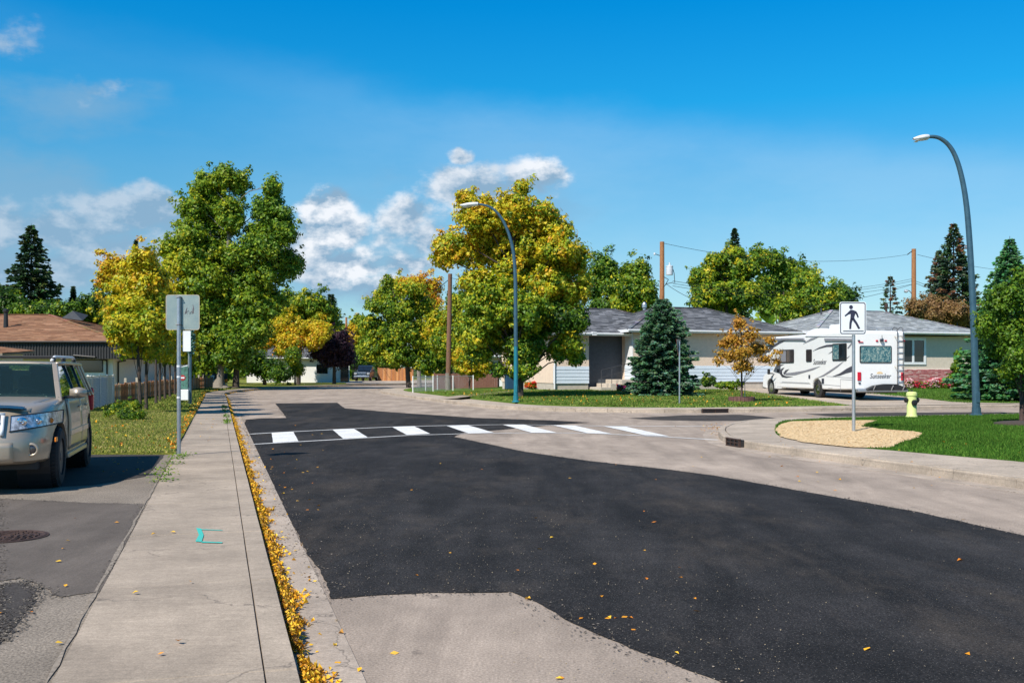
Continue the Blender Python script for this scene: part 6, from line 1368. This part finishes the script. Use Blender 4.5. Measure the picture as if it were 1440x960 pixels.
spruce('blue_spruce', 'blue green spruce with bare leader behind the leafy tree at the right edge', 1420, 45.5, .25, 332, 80, [(.08, .25, .08), (.11, .28, .09), (.07, .20, .08), (.12, .28, .13)], dens=1.2, droop=.12, z0=.2, tier=.32, tuft=.26, pw=.85, nb=14)
# --- background broadleaf trees
def bt(label, ub, Y, lobes, n, leaf=.3, name='leafy_tree', clump=.8, zb=0, bark_='bark_dark', r0=.2, **kw): return tree(name, label, ub, Y, zb, lobes, n, leaf, r0, bark_, None, clump=clump, **kw)
bt('round dark green tree between the far left spruces and the orange aspen', 138, 86, [(138, 425, 26, 24, .14), (120, 440, 22, 22, .14), (155, 445, 24, 28, .16), (135, 465, 36, 26, .14)], 11000, .25)
bt('low dark green trees peeping over the brown roof at far left', 10, 84, [(0, 425, 40, 26, .12), (50, 435, 50, 16, .16), (90, 435, 30, 14, .2)], 7000, .25)
bt('olive green tree with yellow tint right of the poplar, behind the bend', 420, 104, [(400, 425, 34, 22, .34), (435, 430, 32, 24, .34), (455, 440, 26, 22, .28), (425, 455, 46, 26, .30), (380, 445, 26, 26, .30), (465, 462, 24, 20, .30)], 17000, .3)
bt('orange yellow maple in front of the dark far house', 420, 96, [(405, 455, 24, 18, .56), (435, 463, 28, 18, .62), (412, 478, 24, 20, .66), (395, 492, 16, 14, .66), (452, 468, 18, 16, .58), (385, 470, 22, 18, .50), (372, 480, 18, 14, .58), (440, 480, 20, 12, .62)], 15000, .24)
PLUM = np.array([(.012, .006, .012), (.03, .012, .025), (.05, .02, .035), (.09, .05, .07), (.04, .02, .03), (.03, .012, .025), (.02, .01, .02), (.02, .01, .02)])
bt('dark purple leaved plum tree beside the parked pickup', 470, 98, [(470, 488, 24, 16, .3), (450, 497, 18, 12, .3), (486, 498, 16, 20, .3), (470, 505, 24, 12, .25), (478, 474, 16, 10, .3)], 13000, .22, name='plum_tree', palette=PLUM)
bt('dark shrubby evergreen shade tree left of the far white house', 372, 92, [(372, 515, 30, 18, .12), (350, 505, 24, 22, .12), (395, 525, 22, 14, .14)], 8000, .24)
bt('small green tree in front of the far white wall', 415, 92, [(412, 500, 12, 18, .34), (418, 518, 12, 12, .32)], 3200, .2, r0=.1)
bt('dark evergreen clump between the plum tree and the cedar fence', 520, 134, [(520, 500, 22, 18, .10), (505, 510, 16, 16, .12), (540, 505, 20, 18, .14)], 6500, .3)
bt('orange shrubby tree behind the distant short pole', 497, 142, [(497, 470, 14, 22, .66), (487, 485, 12, 20, .62), (508, 455, 14, 16, .52)], 5000, .34)
bt('bright green maple with yellowing patches left of the weathered pole', 575, 78, [(528, 430, 20, 16, .30), (548, 412, 22, 16, .34), (575, 405, 24, 14, .44), (560, 435, 34, 22, .34), (590, 430, 26, 22, .40), (525, 460, 26, 22, .32), (560, 465, 36, 26, .33), (520, 488, 22, 20, .34), (555, 500, 38, 20, .31), (592, 470, 26, 26, .40), (595, 505, 30, 20, .30), (618, 500, 22, 22, .32), (505, 450, 10, 12, .30), (545, 395, 8, 8, .34)], 34000, .2, clump=.6, per=60)
bt('orange and brown topped tree behind the bright green maple', 590, 92, [(580, 400, 24, 14, .72), (605, 405, 18, 16, .80), (560, 398, 18, 10, .56), (600, 425, 22, 18, .74), (540, 420, 20, 18, .50)], 13000, .24, bark_='bark_pale')
bt('yellow leaning maple around the weathered pole', 640, 74, [(615, 452, 22, 22, .47), (635, 440, 18, 20, .46), (645, 425, 14, 14, .44), (655, 460, 22, 22, .42), (625, 480, 26, 22, .40), (650, 495, 22, 20, .34), (640, 420, 14, 12, .20)], 15000, .2, clump=.55)
bt('small yellow sapling in front of the brown board fence', 660, 66.5, [(645, 500, 14, 16, .60), (665, 508, 18, 14, .58), (682, 515, 12, 10, .58), (650, 520, 16, 10, .56), (670, 525, 16, 8, .55)], 5200, .15, clump=.3, r0=.06, zb=.15, per=40)
bt('dark green poplar just right of the large yellowing tree', 855, 84, [(850, 375, 20, 22, .22), (835, 400, 20, 26, .2), (865, 400, 20, 26, .24), (855, 430, 30, 20, .22), (885, 380, 12, 14, .26)], 15000, .25)
bt('green and yellow tree behind the charcoal roof left of the transformer pole', 895, 82, [(900, 380, 16, 18, .26), (890, 405, 24, 22, .30), (910, 412, 16, 22, .28), (900, 430, 26, 18, .42), (870, 425, 18, 16, .36)], 15000, .25)
bt('tall olive tree behind the charcoal roof, below the spruce tip', 1030, 80, [(1005, 365, 16, 12, .36), (1030, 358, 22, 16, .38), (990, 385, 22, 18, .32), (1025, 385, 34, 24, .36), (1050, 375, 26, 20, .32), (1000, 410, 30, 22, .34), (1045, 412, 34, 24, .28), (1070, 360, 16, 14, .34), (985, 425, 16, 14, .3), (1020, 430, 30, 14, .3), (975, 395, 10, 8, .36)], 34000, .24, clump=.65)
bt('grey green airy tree right of the spruce tip behind the roofs', 1090, 86, [(1085, 365, 22, 14, .26), (1105, 375, 20, 16, .30), (1090, 395, 30, 24, .26), (1115, 400, 24, 22, .30), (1085, 425, 34, 20, .26), (1130, 385, 18, 14, .32)], 21000, .25)
bt('green tree with yellow flecks directly above the motorhome roof', 1140, 74, [(1135, 395, 22, 18, .34), (1150, 420, 30, 24, .30), (1120, 430, 34, 24, .32), (1165, 440, 24, 20, .26), (1140, 450, 44, 16, .28)], 20000, .22)
bt('dark green tree at the right end of the tree line left of the crossing sign', 1185, 82, [(1175, 410, 18, 14, .2), (1190, 415, 16, 14, .16), (1180, 435, 26, 18, .18), (1195, 430, 12, 14, .15)], 9500, .24)
bt('tan brown shrubby tree behind the pale grey roof, left half', 1300, 84, [(1290, 431, 18, 9, .62), (1312, 428, 18, 9, .66), (1300, 442, 30, 10, .58)], 7000, .2, palette=np.array([(.10, .07, .03), (.16, .11, .04), (.22, .15, .05), (.28, .20, .06), (.30, .17, .06), (.33, .20, .09), (.30, .17, .08), (.25, .12, .06)]), name='shrub')
bt('tan brown shrubby tree behind the pale grey roof, by the tall lamp', 1345, 84, [(1335, 432, 16, 9, .62), (1352, 438, 16, 10, .56), (1345, 447, 28, 10, .5)], 6500, .2, palette=np.array([(.10, .07, .03), (.16, .11, .04), (.22, .15, .05), (.28, .20, .06), (.30, .17, .06), (.33, .20, .09), (.30, .17, .08), (.25, .12, .06)]), name='shrub')
# leafy tree at the right edge
xr, yr = gp(1437, 598, .2)
tree('leafy_tree', 'glossy green leafy street tree at the right edge on the corner lawn', 1437, yr, .2, [(1400, 430, 26, 26, .24), (1385, 455, 20, 22, .26), (1425, 415, 24, 20, .24), (1455, 400, 34, 26, .24), (1440, 392, 22, 18, .26), (1475, 375, 28, 26, .26), (1410, 410, 20, 16, .26), (1415, 465, 34, 30, .23), (1450, 450, 36, 36, .22), (1440, 500, 36, 34, .24), (1400, 490, 24, 22, .24), (1490, 450, 40, 50, .24), (1420, 520, 24, 18, .27), (1480, 520, 40, 30, .24), (1455, 540, 26, 14, .3)], 17000, .085, .06, 'bark_young', clump=.24, trunk_px=[(1437, 560), (1437, 520), (1440, 470), (1445, 430)], cj=.04, jit=.06, per=40, asp=.5)
rg_ = thing('mulch_ring', (xr, yr, z_corner(xr, yr)), 0, 'dark mulch ring round the foot of the leafy tree at the right edge', 'mulch ring')
MB().lathe([(.62, -.02), (.60, .05), (.45, .08), (.06, .11)], 28).build('mulch', 'soil', rg_)
# crabapple with sparse orange leaves
tree('crabapple_tree', 'small sparse orange leaved tree standing in a brown brick ring on the house lawn', 1043, 42.8, .22, [(1040, 455, 12, 14, .66), (1055, 470, 16, 16, .62), (1030, 478, 20, 14, .62), (1042, 495, 22, 16, .60), (1066, 490, 18, 14, .58), (1022, 500, 18, 12, .60), (1045, 515, 20, 12, .58), (1018, 483, 12, 8, .66), (1076, 505, 12, 8, .58), (1092, 508, 8, 6, .6), (1083, 478, 8, 8, .62), (1010, 508, 8, 5, .6), (1095, 495, 6, 5, .6)], 3000, .12, .05, 'bark_young', clump=.24, per=12, trunk_px=[(1043, 540), (1043, 520), (1043, 490), (1042, 455)], outer=.6, cj=.08,
     palette=np.array([(.10, .12, .02), (.16, .15, .02), (.24, .18, .03), (.42, .28, .03), (.54, .32, .04), (.60, .32, .05), (.56, .24, .04), (.40, .13, .04)]))
er = thing('edging_ring', (9.6, 42.8, z_house(9.6, 42.8)), 0, 'round brown brick edging ring filled with mulch under the orange tree', 'planter ring')
for k in range(22):
    a = 2 * math.pi * k / 22; MB().box((.5 * math.cos(a), .5 * math.sin(a), .09), (.09, .135, .22), a).build('brick', 'brick_edging', er)
MB().lathe([(.46, .02), (.44, .13), (.1, .16)], 20).build('mulch', 'soil', er)
MB().tube([(.12, -.05, 0), (.12, -.05, .9)], .012, 6).build('stake', 'bin_blue', er)
# cedar, shrubs, flowers
tree('cedar_shrub', 'conical green cedar shrub against the wall of the pale roofed bungalow', 1347, 63.2, .35, [(1346, 500, 6, 10, .28), (1346, 515, 10, 12, .28), (1346, 530, 14, 12, .27), (1352, 538, 13, 10, .26), (1338, 538, 9, 8, .28)], 6500, .12, .05, clump=.2, per=50, cj=.04, cat='shrub')
x_, y_ = gp(176, 591, .15)
tree('wild_bush', 'low scruffy green bush with arching stems on the left lawn by the blue fence', 176, 27.5, .15, [(176, 580, 16, 10, .24), (165, 572, 12, 8, .26), (188, 570, 14, 8, .25), (152, 580, 8, 5, .27), (198, 582, 10, 6, .24), (184, 585, 20, 8, .22)], 4200, .07, .02, clump=.14, per=26, trunk_px=[(176, 586), (178, 575)], cat='bush', palette=PAL, asp=.35)
def shrub(label, u, v, Y, ru, rv, n, tint, leaf=.1, name='shrub', pal_=PAL, **kw):
    b = at(u, v, Y); T_ = thing(name, b, 0, label, name.replace('_', ' ')); w = Y / 1440; ls = [(random.uniform(-.6, .6) * ru * w, random.uniform(-.3, .3), rv * w * random.uniform(.5, 1.0), ru * w * .5, .35, rv * w * .7, tint) for _ in range(5)]
    make_crown(T_, ls, n, leaf, .18, palette=pal_, per=30, name='foliage', **kw); return T_
shrub('green leafy perennials below the beige wall left of the orange tree ring', 1027, 546, 56.3, 22, 7, 2200, .28, .13)
shrub('low shrub at the right foot of the blue spruce', 995, 546, 54, 12, 12, 1500, .14, .13)
FL = np.array([(.55, .02, .04), (.7, .04, .08), (.75, .3, .35), (.8, .7, .7), (.6, .03, .10), (.8, .8, .78), (.5, .02, .2), (.3, .3, .05)])
def flowers(label, u0, u1, v, Y, n, cols, h=.3, grn=.25):
    b = at((u0 + u1) / 2, v, Y); hw = (u1 - u0) / 2 * Y / 1440; T_ = thing('flower_bed', b, 0, label, 'flower bed')
    x = rng.uniform(-hw, hw, n); y = rng.uniform(-.3, .3, n); z = rng.uniform(.05, h, n) * (1 + .3 * np.sin(x * 3)); Cn = np.c_[x, y, z]; k = n; nr = unit(k) * .6 + np.array([0, -.5, .6]); nr /= np.linalg.norm(nr, axis=1)[:, None]
    cl = np.array(cols); g = (np.floor((x + hw) * 2.6) + np.floor(y * 3)).astype(int) % len(cl); g = np.where(rng.random(k) < .35, rng.integers(0, len(cl), k), g)
    np_mesh('blossoms', leaf_quads(Cn, nr, rng.uniform(.08, .15, k), .9), 4, 'leaf', T_, cols=cl[g] * rng.uniform(.8, 1.1, (k, 1)))
    k = n; x = rng.uniform(-hw, hw, k); Cn = np.c_[x, rng.uniform(-.3, .35, k), rng.uniform(0, h * .8, k)]; np_mesh('leaves', leaf_quads(Cn, unit(k), rng.uniform(.08, .16, k), .5), 4, 'leaf', T_, cols=pal(rng.normal(grn, .05, k))); return T_
flowers('long bed of red and pink flowers under the pink brick base', 1274, 1338, 545.5, 63.2, 1500, [(.6, .02, .05), (.7, .10, .14), (.75, .35, .38), (.8, .55, .55)], .5)
flowers('small patch of pink flowers right of the cedar shrub', 1360, 1370, 545.5, 63.8, 260, [(.6, .02, .05), (.75, .35, .38)], .5)
flowers('red, magenta and white flower bed by the shaded entry steps', 868, 912, 549.5, 55.6, 1100, [(.55, .01, .08), (.8, .8, .8), (.8, .72, .75), (.4, .01, .12), (.5, .02, .2)], .42)
flowers('red and yellow flower bed at the left end of the bungalow', 738, 768, 546, 59.5, 700, [(.75, .03, .02), (.85, .55, .04), (.8, .15, .03)], .45)
shrub('dark plants in shade at the foot of the blue spruce by the wall', 940, 549, 54.5, 30, 6, 1300, .1, .13)
# weeds at the sign foot
wd = thing('weed_patch', (*gp(243, 648, .13), .13), 0, 'patch of weeds and fallen leaves at the foot of the square sign', 'weeds')
wl = []
for q in [(256, 641), (248, 645), (240, 652), (236, 660), (230, 668), (226, 676)]:
    p = Vector((*gp(*q, .13), .13)) - wd.location
    for _ in range(45): wl.append((p.x + random.gauss(0, .09), p.y + random.gauss(0, .10), abs(random.gauss(0, .035))))
wl = np.array(wl); nr = unit(len(wl)) * .6 + np.array([0, 0, .8]); nr /= np.linalg.norm(nr, axis=1)[:, None]
np_mesh('leaves', leaf_quads(wl, nr, rng.uniform(.03, .07, len(wl)), .45), 4, 'leaf', wd, cols=pal(rng.normal(.27, .08, len(wl))))
wd2 = thing('weed_patch', (-8.2, 29.5, .135), 0, 'thin line of weeds growing in the pavement joint ahead', 'weeds')
JL = [p for p in offset(KLs, -.16) if 24 < p[1] < 40]; wl = np.array([(p[0] + 8.2 + random.gauss(0, .04), p[1] - 29.5 + random.uniform(-.3, .3), abs(random.gauss(0, .03))) for p in [random.choice(JL) for _ in range(420)] if math.sin(p[1] * 1.7) > -.2])
np_mesh('leaves', leaf_quads(wl, unit(len(wl)), rng.uniform(.05, .1, len(wl)), .4), 4, 'leaf', wd2, cols=pal(rng.normal(.26, .06, len(wl))))
# far woodland that closes the horizon
def woodland(x0, x1, y0, y1, n, h, lab_):
    x = rng.uniform(x0, x1, n); y = rng.uniform(y0, y1, n); c = np.c_[x, y, np.zeros(n)]; m = 150; idx = np.repeat(np.arange(n), m); N = len(idx); hh = rng.uniform(.6, 1.15, n) * h; rr__ = rng.uniform(2.2, 4, n)
    d = unit(N); pos = c[idx] + np.c_[d[:, 0] * rr__[idx], d[:, 1] * rr__[idx], hh[idx] * .55 + d[:, 2] * hh[idx] * .5]; tt = rng.choice([.1, .16, .22, .3, .42, .55], n)
    o = np_mesh('woodland', leaf_quads(pos, unit(N), rng.uniform(.7, 1.4, N), .7), 4, 'leaf', cols=pal(tt[idx] + rng.normal(0, .06, N)), kind='stuff')
woodland(-90, 120, 150, 185, 190, 8.5, ''); woodland(-170, -75, 70, 185, 120, 8, ''); woodland(75, 170, 70, 185, 110, 8, '')
woodland(-45, -29, 95, 112, 14, 4.5, ''); woodland(-6, 60, 104, 122, 60, 7, '')
woodland(-60, 60, -80, -50, 45, 8, ''); woodland(-90, -60, -60, 60, 45, 7, ''); woodland(70, 100, -60, 40, 40, 7, '')
